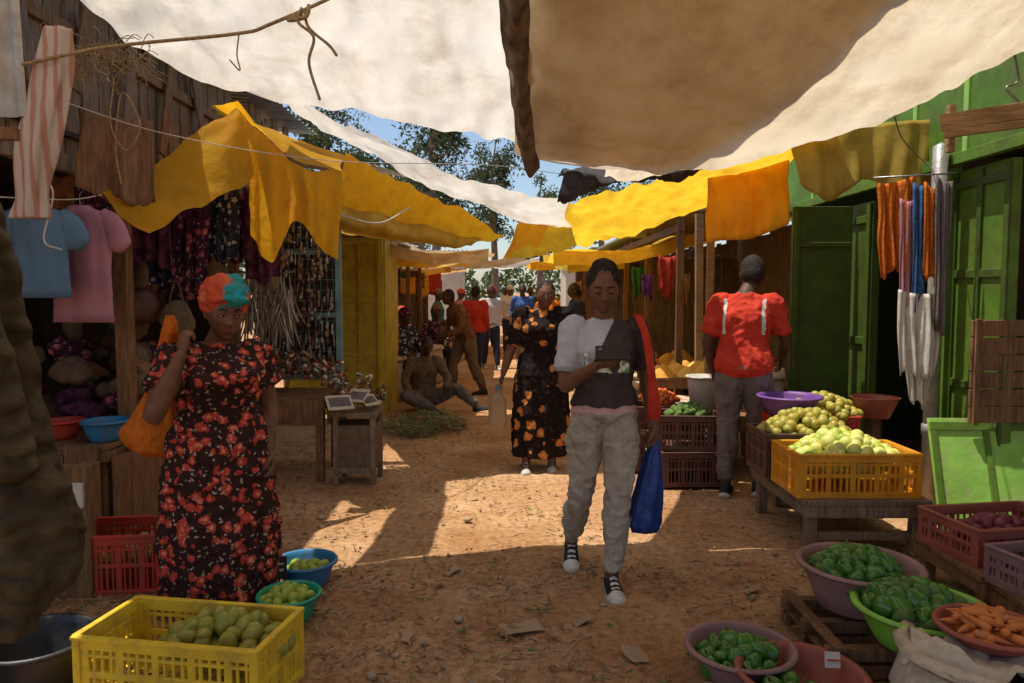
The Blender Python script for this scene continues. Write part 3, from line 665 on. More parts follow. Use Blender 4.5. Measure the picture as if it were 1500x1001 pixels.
b.sheet([[(-2.35,3.4,3.12),(-2.1,3.7,2.92),(-1.80,4.0,2.66),(-1.05,4.25,2.50),(-.4,4.35,2.42),(.1,4.4,2.36),(.4,4.4,2.34)],
 [(-2.4,3.0,3.18),(-2.1,3.2,3.02),(-1.7,3.4,2.88),(-1.0,3.5,2.78),(-.4,3.6,2.70),(.1,3.6,2.68),(.4,3.6,2.66)],
 [(-2.5,2.2,3.25),(-2.1,2.2,3.18),(-1.7,2.2,3.12),(-1.0,2.2,3.08),(-.4,2.2,3.05),(.1,2.2,3.08),(.4,2.2,3.1)],
 [(-2.6,-.8,3.35),(-2.1,-.8,3.35),(-1.7,-.8,3.35),(-1.0,-.8,3.35),(-.4,-.8,3.35),(.1,-.8,3.35),(.4,-.8,3.35)]],130,90,0,.07,1.5,w2=.028)
b.sheet([[(-1.72,4.06,2.645),(-1.5,4.14,2.60),(-1.28,4.21,2.55)],[(-1.75,4.6,2.90),(-1.55,4.65,2.84),(-1.35,4.7,2.78)],[(-1.8,5.5,3.12),(-1.6,5.45,3.05),(-1.42,5.4,2.98)]],24,20,0,.03,1.5)  # unseen strip past the tarp edge, added to keep sun off the left ground
b.obj('white_canvas_tarp',['white_tarp'])
b=MB()
b.sheet([[(-1.80,5.7,3.02),(-1.2,5.95,2.74),(-.6,6.1,2.48),(0,6.3,2.34),(.5,6.5,2.30)],
 [(-1.8,6.4,3.02),(-1.2,6.6,2.74),(-.6,6.7,2.45),(0,6.8,2.26),(.5,7,2.22)],
 [(-1.85,7.4,3.10),(-1.2,7.4,2.78),(-.6,7.4,2.48),(0,7.4,2.26),(.6,7.5,2.16)],
 [(-1.9,8.8,3.45),(-1.2,8.9,3.15),(-.6,9,2.85),(0,9,2.62),(.6,9,2.55)]],70,40,0,.06,2.0,w2=.02)  # last row lengthened mostly out of sight, to shade the ground below
b.obj('white_canvas_tarp',['white_tarp'])
b=MB()
b.sheet([[(-2.36,4.3,2.06),(-2.15,4.7,2.35),(-1.95,4.95,2.62),(-1.84,5.05,2.77)],
 [(-2.22,4.25,1.93),(-2.02,4.6,2.12),(-1.86,4.85,2.38),(-1.79,5.02,2.66)],
 [(-2.05,4.25,1.85),(-1.92,4.55,2.02),(-1.78,4.85,2.16),(-1.72,5.0,2.28)]],50,40,0,.06,3,w2=.02)
b.sheet([[(-1.84,5.06,2.77),(-1.72,5.15,2.60),(-1.55,5.25,2.45),(-1.4,5.3,2.36),(-1.2,5.35,2.34)],
 [(-1.79,5.04,2.45),(-1.68,5.12,2.3),(-1.5,5.2,2.2),(-1.38,5.25,2.15),(-1.2,5.3,2.2)],
 [(-1.76,5.03,1.9),(-1.65,5.1,1.72),(-1.5,5.15,1.98),(-1.36,5.22,1.86),(-1.22,5.28,1.75)]],50,30,0,.05,3,fold=(.03,2.5,(0,-1,0)),w2=.015)
b.sheet([[(-1.85,5.07,2.775),(-1.7,5.17,2.60),(-1.5,5.27,2.43),(-1.22,5.36,2.35)],[(-2.2,5.5,2.85),(-1.9,5.5,2.72),(-1.6,5.6,2.58),(-1.3,5.7,2.48)],[(-2.4,6.3,2.95),(-2.0,6.3,2.85),(-1.65,6.35,2.74),(-1.38,6.35,2.64)]],24,20,0,.04,2.5)  # back sheet hidden behind the flap, added to block the sun
b.obj('orange_awning',['orange_tarp'])
b=MB()
b.sheet([[(-1.4,6.3,2.66),(-1.0,6.9,2.52),(-.55,7.8,2.36),(-.08,8.9,2.18)],
 [(-1.46,6.35,2.4),(-1.15,6.9,2.28),(-.7,7.8,2.2),(-.2,8.8,2.13)],
 [(-1.52,6.4,2.13),(-1.3,6.9,2.02),(-.9,7.6,2.03),(-.4,8.6,2.08)]],50,30,0,.06,2.6,w2=.02)
b.obj('orange_awning',['orange_tarp'])
b=MB()
b.sheet([[(-1.55,6.35,2.28),(-1.2,6.7,2.20),(-.75,7.6,2.14),(-.35,8.6,2.10)],[(-1.6,6.5,2.1),(-1.25,6.9,2.02),(-.85,7.7,1.99),(-.45,8.5,2.03)],[(-2.4,8.6,2.25),(-1.9,8.7,2.22),(-1.2,8.9,2.2),(-.5,9.2,2.1)]],30,20,0,.05,2.6)
b.obj('olive_awning',['olive_tarp'])
b=MB()
b.sheet([[(2.3,5.25,2.72),(1.98,5.4,2.56),(1.5,5.9,2.48),(1.0,6.6,2.42),(.45,7.5,2.38),(.1,8.3,2.26)],
 [(2.3,5.9,2.62),(1.98,6.1,2.50),(1.55,6.5,2.38),(1.1,7.1,2.26),(.5,7.9,2.18),(.05,8.6,2.10)],
 [(2.3,6.9,2.48),(2.0,6.9,2.40),(1.7,7.1,2.26),(1.2,7.8,2.10),(.5,8.5,1.98),(-.12,9.0,1.88)]],90,50,0,.07,2.4,w2=.026)
b.sheet([[(.4,7.45,2.38),(.2,7.6,2.3),(.05,7.9,2.22)],[(.38,7.4,2.2),(.18,7.6,2.12),(.0,7.9,2.05)],[(.25,7.45,1.95),(.12,7.6,1.98),(-.1,7.9,1.85)]],14,14,1,.03,4)
b.obj('yellow_awning',['yellow_tarp','orange_tarp'])
cloth('yellow_cloth_drape',(1.58,6.05,2.42),(2.2,5.95,2.55),.52,'yellow_tarp',2.5,.03,n=(36,16))
cloth('yellow_cloth_drape',(2.06,5.5,2.74),(3.0,5.2,2.70),.46,'olive_tarp',3,.04,n=(36,16),ragged=.2)
b=MB(); b.sheet([[(.4,6.4,2.52),(.8,6.2,2.55),(1.2,6.0,2.55),(1.55,5.8,2.62)],[(.42,6.2,2.46),(.8,6.0,2.42),(1.2,5.8,2.46),(1.55,5.6,2.52)],[(.38,6.3,2.26),(.8,6.1,2.36),(1.2,5.9,2.40),(1.6,5.7,2.48)]],50,20,0,.10,6)
b.obj('black_cloth_bundle',['black_cloth'])
b=MB(); b.sheet([[(.75,5.95,2.50),(1.0,5.85,2.53),(1.2,5.75,2.52)],[(.72,5.8,2.40),(.95,5.7,2.35),(1.15,5.6,2.41)]],16,8,0,.06,6)
b.obj('crumpled_sack',['sack'])
far=[('tan_tarp',-1.9,-.3,9.5,13,2.25,2.05),('yellow_tarp',-2.6,-1.0,12.5,17,2.35,2.1),('tan_tarp',-1.6,.3,16.5,21,2.3,2.35),('yellow_tarp',.5,2.6,9,12.5,2.0,2.35),('olive_tarp',.9,2.9,12,16.5,2.0,2.4),('orange_tarp',.4,2.8,16,21,2.15,2.5),('white_tarp',-1.2,.8,21.5,26,2.5,2.5),('tan_tarp',-4,-1.4,17,24,2.2,2.1)]
for (mk,x0,x1,y0,y1,za,zb) in far:
    b=MB(); xm=(x0+x1)/2
    b.sheet([[(x0,y0,za),(xm,y0,(za+zb)/2-.14),(x1,y0,zb)],[(x0,(y0+y1)/2,za-.05),(xm,(y0+y1)/2,(za+zb)/2-.2),(x1,(y0+y1)/2,zb)],[(x0,y1,za+.1),(xm,y1,(za+zb)/2-.05),(x1,y1,zb+.1)]],24,20,0,.08,1.6)
    b.sheet([[(x0,y0,za),(xm,y0,(za+zb)/2-.14),(x1,y0,zb)],[(x0,y0-.02,za-.18),(xm,y0-.02,(za+zb)/2-.30),(x1,y0-.02,zb-.15)]],24,6,0,.03,4)
    b.obj(mk.replace('_tarp','')+'_awning',[mk])

# ================================================================= ROPES
rope('rope',[(-1.95,3.0,2.40),(-1.6,3.0,2.47),(-1.1,3.0,2.52),(-.95,3.0,2.56),(-.6,3.0,2.72),(-.3,3.0,2.95)],.007)
rope('frayed_rope',[(-.83,3.0,2.62),(-.84,2.98,2.56),(-.78,2.98,2.50),(-.80,2.98,2.40),(-.76,2.98,2.26)],.006)
rope('frayed_rope',[(-.82,3.0,2.61),(-.80,2.99,2.54),(-.72,2.98,2.47),(-.69,2.98,2.43)],.006)
rope('frayed_rope',[(-.83,3.0,2.60),(-.88,2.99,2.57),(-.81,2.98,2.58),(-.80,3.0,2.63)],.009)
rope('rope',[(-1.08,3.0,2.52),(-1.09,3.0,2.44),(-1.08,3.0,2.38),(-1.12,3.0,2.42)],.003)
rope('guy_rope',[(-2.5,4.0,2.55),(-2.0,4.4,2.42),(-1.2,4.9,2.36),(-.2,5.6,2.45),(.5,6.4,2.5)],.003,'cord')
rope('washing_line',[(-2.75,3.9,2.0),(-2.5,4.2,2.02),(-2.36,4.3,2.06)],.004,'cord')
rope('yellow_cord',[(-1.9,3.6,2.5),(-1.92,3.6,2.3),(-1.85,3.6,2.18),(-1.78,3.6,2.3),(-1.86,3.6,2.45),(-1.9,3.6,2.2),(-1.88,3.6,2.02)],.004)
rope('white_cord',[(-2.2,3.5,2.3),(-2.28,3.5,2.1),(-2.15,3.5,1.98),(-2.2,3.5,1.75),(-2.12,3.5,1.7)],.004,'cord')
rope('guy_rope',[(-1.22,5.3,2.05),(-1.0,5.6,2.02),(-.85,6.2,2.2)],.005,'cord')
rope('guy_rope',[(.9,4.4,2.40),(1.3,4.35,2.36),(1.9,4.2,2.40)],.003,'rope')
rope('guy_rope',[(2.08,4.1,2.46),(2.3,4.4,2.38),(2.75,4.9,2.3)],.004,'steel')
rope('chain',[(2.62,3.95,2.75),(2.68,4.0,2.62),(2.62,4.0,2.58),(2.7,4.0,2.5)],.006,'steel')
b=MB()
for i in range(160):
    x=U(-2.2,-1.75); y=3.65+U(-.1,.1); z=2.62+U(-.08,.1); a=U(0,6.28); b.tube([(x,y,z),(x+math.cos(a)*.06,y,z+math.sin(a)*.05),(x+math.cos(a)*.12,y,z+math.sin(a)*.06-.03)],.0022,5,0,n=5)
b.obj('straw_tuft',['rope'])

# ================================================================= LEFT SIDE
b=MB()
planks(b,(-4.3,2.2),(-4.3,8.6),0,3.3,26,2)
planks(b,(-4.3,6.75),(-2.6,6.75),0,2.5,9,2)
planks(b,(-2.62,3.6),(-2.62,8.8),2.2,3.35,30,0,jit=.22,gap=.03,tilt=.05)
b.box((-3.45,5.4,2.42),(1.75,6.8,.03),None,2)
b.box((-2.60,6.2,2.25),(.05,5.2,.10),None,0); b.box((-2.585,6.0,3.02),(.05,4.6,.08),None,1)
b.box((-2.42,4.62,1.06),(.085,.085,2.12),None,1); b.box((-2.42,6.45,1.3),(.08,.08,2.6),None,1)
b.box((-2.5,3.0,1.2),(.08,.08,2.4),None,0)
for i in range(7):
    y=3.9+i*.55; b.box((-2.53,y,2.85+U(-.1,.1)),(.02,.10,U(.5,.9)),(U(-.35,.35),0,0),1 if i%2 else 0)
corr(b,(-4.7,3.0,3.55),(-4.7,8.9,3.55),(-2.30,3.0,3.42),(-2.30,8.9,3.36),44,.012,3)
b.obj('wooden_kiosk',['wood_grey','wood','dark','zinc'],bevel=.002)
b=MB(); corr(b,(-2.45,2.9,2.7),(-1.95,3.0,2.85),(-2.4,2.9,2.15),(-1.93,3.0,2.2),7,.008,0); b.box((-2.2,2.97,2.9),(.6,.03,.06),None,1)
b.obj('corrugated_iron_sheet',['zinc','wood'])
b=MB()
b.loft([(-1.83,3.05,2.56,.05,.03),(-1.86,3.05,2.35,.075,.04),(-1.91,3.03,2.1,.075,.05),(-1.94,3.03,1.9,.06,.04),(-1.95,3.03,1.80,.075,.04)],0,seg=60,n=50,fold=lambda v,t:.16*math.sin(5*t+3*v)+.07*math.sin(9*t-11*v))
b.obj('striped_towel',['stripe'])
cloth('brown_cloth_hanging',(-2.45,4.25,2.55),(-2.1,4.4,2.5),.48,'wood',2,.04)
FB=[CLOTHS[6],'batik',CLOTHS[7],'batik2','batik',CLOTHS[3],CLOTHS[6],'batik2',CLOTHS[0],'batik',CLOTHS[2],CLOTHS[7]]
for k,(y,x) in enumerate(((4.9,-2.35),(5.15,-2.2),(5.5,-2.25),(5.3,-2.05),(5.7,-2.1),(5.9,-1.95),(5.55,-1.86),(5.2,-2.42),(5.0,-2.55),(4.75,-2.65),(5.1,-2.8),(4.9,-2.95))):
    cloth('hanging_fabric',(x-.13,y,2.28),(x+.13,y-.05,2.26),U(.45,.8),FB[k],3,.03,sw=U(-.03,.03))
shirt('blue_shirt',(-2.54,4.0,1.97),.34,.50,.1,'ltblue',.06)
shirt('pink_shirt',(-2.44,4.22,1.99),.40,.66,-.1,'pink',.08)
table('stall_counter',-3.5,-2.32,4.2,6.3,.62,'wood',.06,True,5)
b=MB(); planks(b,(-3.4,4.18),(-2.36,4.18),.05,.58,6); planks(b,(-2.3,4.22),(-2.3,6.2),.05,.56,9); b.obj('counter_panel',['wood'])
basin('blue_basin',(-2.42,4.36,.622),.13,.11,'blue_plastic'); basin('red_basin',(-2.72,4.42,.622),.12,.10,'red_plastic')
b=MB()
for i in range(60):
    x=U(-3.4,-2.25); y=U(4.7,6.1); z=.66+U(0,.50)*(1 if x<-2.5 else .7)
    b.ell((x,y,z),(U(.07,.18),U(.07,.16),U(.04,.10)),i%7,(U(-.5,.5),U(-.5,.5),U(0,3)),18,12,fn=lambda p,t,ph:p*(1+.45*nz(p.x,p.y,p.z+i,14)))
b.obj('folded_clothes_pile',['sack_d','brown_jacket','trouser_grey','sack_d',CLOTHS[7],CLOTHS[6],'batik'])
b=MB()
for i in range(26):
    x=U(-3.3,-2.3); y=U(5.0,6.3); z=U(1.25,1.85); s=U(.06,.12)
    b.ell((x,y,z),(s,s*.5,s*1.1),i%5,(0,0,U(0,3)),16,10,fn=lambda p,t,ph:p*(1+.3*nz(p.x,p.y,p.z+i,12)))
    b.tube([(x-s*.5,y,z+s*.8),(x,y,z+s*2.4),(x+s*.5,y,z+s*.8)],.006,6,i%5)
b.obj('hanging_handbags',['sack_d','maroon_plastic','black_plastic',CLOTHS[7],'sack_d'])
b=MB()
b.loft([(-1.66,2.15,1.88,.05,.04),(-1.63,2.15,1.80,.12,.07),(-1.60,2.15,1.6,.15,.1),(-1.57,2.15,1.35,.16,.12),(-1.53,2.13,1.1,.17,.13),(-1.49,2.12,.9,.20,.14),(-1.46,2.12,.76,.20,.13),(-1.50,2.12,.62,.17,.12),(-1.56,2.12,.50,.14,.10)],0,seg=120,n=130,fold=lambda v,t:.05*math.sin(5*t+5*v)+.06*math.sin(9*t-12*v)*v)
b.tube([(-1.58,2.05,1.72),(-1.50,2.0,1.5),(-1.42,2.0,1.25),(-1.38,2.02,1.0)],[.075,.08,.07,.06],40,0,n=60)
b.tube([(-1.72,2.03,1.86),(-1.62,2.0,1.80),(-1.54,2.03,1.70)],[.03,.035,.02],16,0)
b.box((-1.375,1.945,1.2),(.014,.006,.16),(0,.12,.3),1)
o=b.obj('hanging_jacket',['jacket','yellow_paint'])
for v in o.data.vertices:
    c=v.co; a=.034*nz(c.x,c.y,c.z*1.6,7)+.05*(abs(nz(c.x*1.3+c.z*.4,c.y,c.z*2.2,7))-.2)+.010*nz(c.x,c.y,c.z,19); v.co=c+Vector((a,-a,0))
b=MB(); b.box((-1.62,2.0,1.92),(.6,.03,.03)); b.box((-1.9,2.1,1.3),(.08,.08,2.6)); b.obj('wooden_clothes_rail',['wood'])
table('wooden_desk',-2.4,-1.46,5.75,6.35,.68,'wood',.06,False,3)
b=MB(); b.box((-1.93,5.74,.56),(.9,.03,.2)); b.box((-1.93,5.72,.56),(.40,.012,.13)); b.box((-1.45,6.05,.56),(.03,.5,.2)); b.ell((-1.93,5.70,.56),.012,1); b.obj('desk_drawer',['wood','steel'])
b=MB()
for x in(-1.37,-1.08):
    for y in(5.68,5.98): b.box((x,y,.27),(.04,.04,.54))
b.box((-1.225,5.83,.555),(.36,.36,.03)); b.box((-1.225,5.83,.30),(.33,.33,.34),None,1); b.box((-1.225,5.655,.12),(.3,.02,.04))
b.obj('wooden_stool',['wood_grey','sack_d'],bevel=.003)
b=MB()
for i in range(650):
    x=U(-2.35,-1.08); y=U(5.72,6.35); z=.70+.22*R()*R()+ .14*math.exp(-((x+1.75)/.35)**2) - (.11 if x>-1.42 else 0)
    k=i%9; s=U(.010,.034)
    if k<3: b.box((x,y,z),(s*1.8,s,s*.6),(U(0,1),U(0,1),U(0,3)),k)
    elif k<6: b.tube([(x,y,z),(x+U(-.07,.07),y+U(-.07,.07),z+U(-.02,.07))],s*.22,6,k)
    else: b.ell((x,y,z),s*.7,k,None,8,6)
b.obj('trinket_pile',['steel','maroon_plastic','sack_d','wood_light','black_plastic','wood','brown_jacket',CLOTHS[0],'sack'])
for (x,y,z,a,s) in((-1.32,5.62,.66,.5,.10),(-1.2,5.7,.70,-.4,.09),(-1.12,5.75,.66,1,.08)):
    b=MB(); b.M=TR(x,y,z,a)@Matrix.Rotation(-.9,4,'X'); b.box((0,0,0),(s*2,.004,s*1.5)); b.box((0,-.004,.0),(s*1.6,.002,s*.9),None,1); b.obj('picture_card',['sack','trouser_grey'])
b=MB()
for x in(-2.2,-1.52): b.box((x,6.5,1.25),(.05,.05,2.5))
for z in(.75,1.3,1.85,2.45): b.box((-1.86,6.5,z),(.64,.03,.04))
for i in range(12): b.tube([(-2.17+i*.055,6.49,.75),(-2.17+i*.055,6.49,2.4)],.0022,5,0)
for i in range(18): b.tube([(-2.18,6.485,.8+i*.09),(-1.54,6.485,.8+i*.09)],.002,5,0)
b.box((-1.86,6.56,1.6),(.66,.02,1.75),None,1)
b.obj('blue_display_rack',['teal_paint','dark'])
b=MB()
for i in range(420):
    x=U(-2.15,-1.55); z=U(.85,2.25); k=i%6; y=6.45
    L=U(.03,.10)
    b.tube([(x,y,z),(x,y-.01,z-L)],U(.002,.008),6,k)
    if k%2: b.ell((x,y-.02,z-L),(U(.008,.022),.008,U(.010,.03)),k,None,8,6)
b.obj('hanging_trinkets',['steel','maroon_plastic','zinc','wood_light','black_plastic','zinc'])
b=MB()
for i in range(150):
    a=U(0,6.28); x=-1.88+U(-.19,.19); y=5.72+U(-.05,.05); dx=math.cos(a)*.10; z0=1.62+U(-.25,.02)
    b.tube([(x,y,z0),(x+dx*.4,y+math.sin(a)*.03,z0-.15),(x+dx,y+math.sin(a)*.05,z0-.3+U(-.06,.05))],[.002,.006,.004],6,i%2,n=7)
b.tube([(-2.1,5.72,1.66),(-1.88,5.72,1.64),(-1.68,5.72,1.66)],.008,6,0)
b.obj('hanging_rope_bundle',['wood_grey','zinc'])
b=MB()
b.box((-2.15,9.05,1.08),(1.15,.06,2.16)); b.box((-2.7,10.4,1.08),(.06,2.6,2.16)); b.box((-1.58,9.6,1.08),(.05,1.0,2.16))
for z in(.12,.75,1.4,2.1): b.box((-2.1,9.01,z),(1.0,.03,.05))
for x in(-1.62,-1.85,-2.1,-2.5): b.box((x,9.0,1.08),(.04,.035,2.1))
b.box((-2.1,9.9,2.25),(1.5,2.2,.04),None,1)
b.obj('yellow_metal_kiosk',['yellow_paint','zinc'],bevel=.003)
b=MB(); corr(b,(-2.8,7.2,2.95),(-1.35,7.6,2.78),(-2.8,9.3,3.15),(-1.35,9.6,2.98),20,.014,0); b.box((-2.1,7.35,2.78),(1.4,.04,.10),(0,.1,.2),1)
b.obj('corrugated_iron_roof',['zinc','wood'])

def stall(name,x0,x1,y0,y1,h,side):
    b=MB(); xb=x0 if side<0 else x1; xf=x1 if side<0 else x0
    planks(b,(xb,y0),(xb,y1),0,h+.3,12,0); planks(b,(min(xb,xf),y1),(max(xb,xf),y1),0,h,6,0)
    for y in(y0+.05,(y0+y1)/2,y1-.1): b.box((xf,y,h/2+.1),(.07,.07,h+.2),(U(-.02,.02),U(-.02,.02),0),1)
    b.box((xf,(y0+y1)/2,h+.12),(.06,y1-y0,.08),None,1)
    b.box(((xf+xb)/2,(y0+y1)/2,.5),(abs(xf-xb)-.15,y1-y0-.2,.05),None,1)
    for y in(y0+.2,y1-.25): b.box((xf+(.06 if side>0 else -.06),y,.25),(.06,.06,.48),None,1)
    b.box(((xf+xb)/2,(y0+y1)/2,h+.34),(abs(xf-xb)+.3,y1-y0,.03),(0,side*-.05,0),2)
    return b.obj(name,['wood_grey','wood','zinc'],bevel=.002)
stall('wooden_market_stall',-3.6,-1.9,11.6,15.5,2.0,-1); stall('wooden_market_stall',-4.2,-2.4,16,21,2.1,-1)
stall('wooden_market_stall',1.75,3.5,7.7,11.5,2.05,1); stall('wooden_market_stall',1.9,3.8,11.8,16,2.1,1); stall('wooden_market_stall',1.9,4.0,16.4,22,2.2,1)
def heap(name,x,y,z,r,h,mk): 
    b=MB(); b.lathe((x,y,z),[(r,0),(r*.93,h*.12),(r*.7,h*.42),(r*.4,h*.76),(r*.15,h*.96),(.001,h)],26,0,wob=.1); b.obj(name,[mk])
for i in range(9):
    heap('grain_heap',1.65+U(0,.9),7.95+i*.4,.53,U(.13,.22),U(.12,.22),['grain','grain2','grain'][i%3])
table('grain_table',1.28,2.2,6.7,7.6,.72,'wood',.05,True,4)
for i in range(13):
    heap('grain_heap',1.40+(i%4)*.22,6.82+(i//4)*.22,.722,U(.10,.13),U(.08,.14),['grain','grain2','grain','tomato','grain2'][i%5])
for (x,y,r,h,f) in((1.42,6.45,.17,.55,'grain'),(1.80,6.5,.17,.66,'grain2'),(1.35,7.9,.18,.5,'grain'),(1.4,8.8,.2,.52,'grain2'),(1.5,9.9,.2,.5,'grain'),(1.5,11,.2,.5,'grain2'),(2.2,6.45,.17,.8,'grain')):
    sack('grain_sack',(x,y,0),r,h,'sack',f)
b=MB(); b.lathe((1.62,6.15,.50),[(.001,0),(.12,0),(.15,.28),(.158,.30),(.162,.285),(.165,.305),(.145,.305),(.14,.2),(.001,.2)],32,0); b.obj('white_bucket',['white_cloth'])
table('low_table',1.42,2.1,5.92,6.30,.50,'wood',.05,False,3)
pile('tomato_pile',(1.25,6.25,.58),.16,50,.028,'fruit','tomato',.08)
crate('brown_crate',(1.38,5.72,.02),(.50,.36,.26),.05,'maroon_plastic',8); crate('brown_crate',(1.36,5.75,.295),(.50,.36,.26),-.06,'maroon_plastic',8)
crate('brown_crate',(1.22,6.22,.295),(.46,.36,.26),.1,'maroon_plastic',8); crate('brown_crate',(1.22,6.22,.02),(.46,.36,.26),.03,'maroon_plastic',8)
pile('leafy_greens_pile',(1.38,5.75,.54),.17,60,.03,'mango','leaf',.06,ax=.7)
b=MB(); b.beam((1.95,7.65,0),(1.92,7.65,2.3),.07,.07); b.beam((1.78,6.68,0),(1.78,6.66,2.2),.06,.06); b.obj('wooden_posts',['wood_light'])
for i in range(20):
    y=7.8+i*.6; x=1.6+U(-.15,.4); z=U(1.7,1.95); w=U(.05,.10); cloth('hanging_clothes',(x-w,y,z),(x+w,y,z),U(.2,.5),CLOTHS[(i*5)%8],2,.03,n=(14,8),ragged=.2,flare=.85)
for i in range(12):
    y=11.6+i*.7; x=-1.9+U(-.3,.15); z=U(1.75,1.95); cloth('hanging_clothes',(x-.14,y,z),(x+.14,y,z),U(.3,.6),CLOTHS[(i*3)%8] if i%3 else 'yellow_tarp',2,.02,n=(14,8))
for i in range(8):
    heap('produce_heap',-1.75-U(0,.5),11.8+i*.6,.53,.2,.18,['grain','tomato','grain2','mango'][i%4])
for (x,y,r,h,f) in((-1.7,10.2,.22,.6,'grain'),(-1.45,11.2,.2,.5,'grain2'),(-1.35,12.2,.2,.6,'grain2'),(-2.0,11.0,.22,.8,'grain'),(-1.75,9.75,.17,.45,'grain2'),(-1.3,13.2,.2,.6,'grain')): sack('grain_sack',(x,y,0),r,h,'sack',f)
b=MB()
for i in range(1500):
    a=U(0,6.28); x=-1.0+.50*R()**.6*math.cos(a); y=8.1+.65*R()**.6*math.sin(a); L=U(.05,.16); t=U(0,6.28); z=.02+U(0,.09)
    dx,dy=math.cos(t)*L,math.sin(t)*L; w=U(.004,.012)
    b.add([(x-dy/L*w,y+dx/L*w,z),(x+dy/L*w,y-dx/L*w,z),(x+dx,y+dy,z+U(-.02,.05))],[(0,1,2)],1 if R()<.3 else 0,False)
b.obj('leafy_greens_on_ground',['leaf','litter'])

# ================================================================= RIGHT SIDE
b=MB()
b.box((2.95,5.02,1.2),(.08,.10,2.4),None,0)
b.box((2.95,6.75,1.12),(.07,1.45,2.24),None,2)
for z in(.25,1.1,2.1): b.box((2.905,6.75,z),(.02,1.4,.06),None,2)
for y in(6.06,6.75,7.44): b.box((2.900,y,1.12),(.02,.06,2.2),None,2)
b.box((3.0,4.72,1.15),(.06,.56,2.3),None,0)
for z in(.2,.9,1.62,2.2): b.box((2.962,4.72,z),(.02,.5,.05),None,2)
for y in(4.46,4.72,4.98): b.box((2.958,y,1.15),(.02,.045,2.25),None,2)
b.box((2.95,5.4,2.82),(.09,5.2,.95),None,0)
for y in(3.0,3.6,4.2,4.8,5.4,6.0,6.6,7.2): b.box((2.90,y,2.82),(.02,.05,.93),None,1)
b.box((2.88,5.4,2.36),(.05,5.2,.07),None,0)
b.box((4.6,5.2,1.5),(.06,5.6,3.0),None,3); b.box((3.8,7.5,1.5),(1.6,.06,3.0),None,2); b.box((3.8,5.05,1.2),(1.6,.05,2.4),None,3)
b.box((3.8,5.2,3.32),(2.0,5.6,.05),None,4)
b.box((2.93,3.2,1.2),(.07,1.2,2.4),None,0)
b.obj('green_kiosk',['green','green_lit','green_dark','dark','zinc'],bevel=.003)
b=MB(); b.box((2.62,6.3,1.12),(.50,.05,2.2)); b.box((2.62,6.265,1.9),(.46,.02,.04)); b.box((2.62,6.265,.4),(.46,.02,.04)); b.box((2.4,6.262,1.12),(.04,.025,2.16)); b.obj('green_door',['green_dark'],bevel=.003)
b=MB(); b.tube([(2.80,4.9,0),(2.80,4.9,2.45)],.048,20,0); b.tube([(2.80,4.9,.55),(2.80,4.9,.62)],.056,20,0); b.obj('metal_pole',['zinc'])
b=MB(); b.beam((2.28,4.0,2.40),(3.2,3.9,2.52),.03,.085); b.beam((2.28,3.96,2.33),(3.2,3.86,2.44),.03,.04); b.beam((2.35,4.03,2.25),(2.35,4.03,2.5),.05,.03); b.obj('wooden_plank',['wood_light'],bevel=.002)
b=MB(); 
for i in range(6): b.box((3.02,4.45,.76+i*.105),(.5,.025,.098),(0,U(-.01,.01),0))
b.box((2.80,4.43,1.02),(.035,.02,.64)); b.obj('wooden_shutter',['wood'],bevel=.002)
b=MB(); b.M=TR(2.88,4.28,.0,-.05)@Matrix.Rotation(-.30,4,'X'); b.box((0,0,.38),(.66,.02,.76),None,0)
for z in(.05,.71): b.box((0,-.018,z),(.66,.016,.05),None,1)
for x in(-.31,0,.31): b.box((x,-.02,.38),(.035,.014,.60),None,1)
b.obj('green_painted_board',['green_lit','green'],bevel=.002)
cloth('orange_shirt_hanging',(2.36,4.85,2.2),(2.60,4.8,2.26),.58,'orange_cloth',3,.04,n=(40,20),ragged=.2,flare=.8)
cloth('blue_cloth_hanging',(2.56,4.78,2.2),(2.66,4.76,2.2),.72,CLOTHS[1],2,.03,n=(24,16),ragged=.15)
cloth('orange_cloth_hanging',(2.61,4.74,2.2),(2.72,4.74,2.16),.65,'orange_cloth',2,.03,n=(24,16),ragged=.15)
cloth('grey_cloth_hanging',(2.66,4.7,2.24),(2.76,4.68,2.2),.92,'trouser_grey',2,.03,n=(24,16))
cloth('pink_cloth_hanging',(2.49,4.80,2.1),(2.58,4.78,2.1),.60,'pink',2,.03,n=(24,16),ragged=.15)
cloth('cream_cloth_hanging',(2.48,4.76,1.52),(2.72,4.72,1.5),.50,'white_cloth',3,.035,n=(36,18),ragged=.15)
cloth('cream_cloth_hanging',(2.52,4.78,1.2),(2.72,4.72,1.2),.42,'white_cloth',2,.03,n=(36,18),ragged=.15,flare=.7)
b=MB(); b.tube([(2.34,4.85,2.24),(2.8,4.72,2.25)],.006,8,0); b.obj('clothes_rail',['steel'])
table('produce_table',1.64,2.36,4.08,5.02,.33,'wood_grey',.06,True,5)
crate('amber_crate',(1.97,4.34,.332),(.70,.42,.245),0,'crate_o',10)
pile('citrus_pile',(1.97,4.36,.51),.31,76,.042,'fruit','yfruit',.13,ax=.62,m2='lime')
crate('brown_crate',(1.90,4.79,.332),(.60,.38,.27),0,'maroon_plastic',9)
pile('ripe_fruit_pile',(1.92,4.80,.57),.29,80,.036,'fruit','ofruit',.14,ax=.62,m2='mango')
crate('red_crate',(2.12,5.28,.36),(.60,.38,.27),0,'red_plastic',9)
table('produce_table',1.82,2.7,5.06,5.55,.36,'wood_grey',.05,False,3)
pile('ripe_fruit_pile',(2.2,5.25,.62),.28,70,.036,'fruit','ofruit',.13,ax=.6,m2='mango')
basin('purple_basin',(1.92,5.08,.66),.21,.12,'purple_plastic')
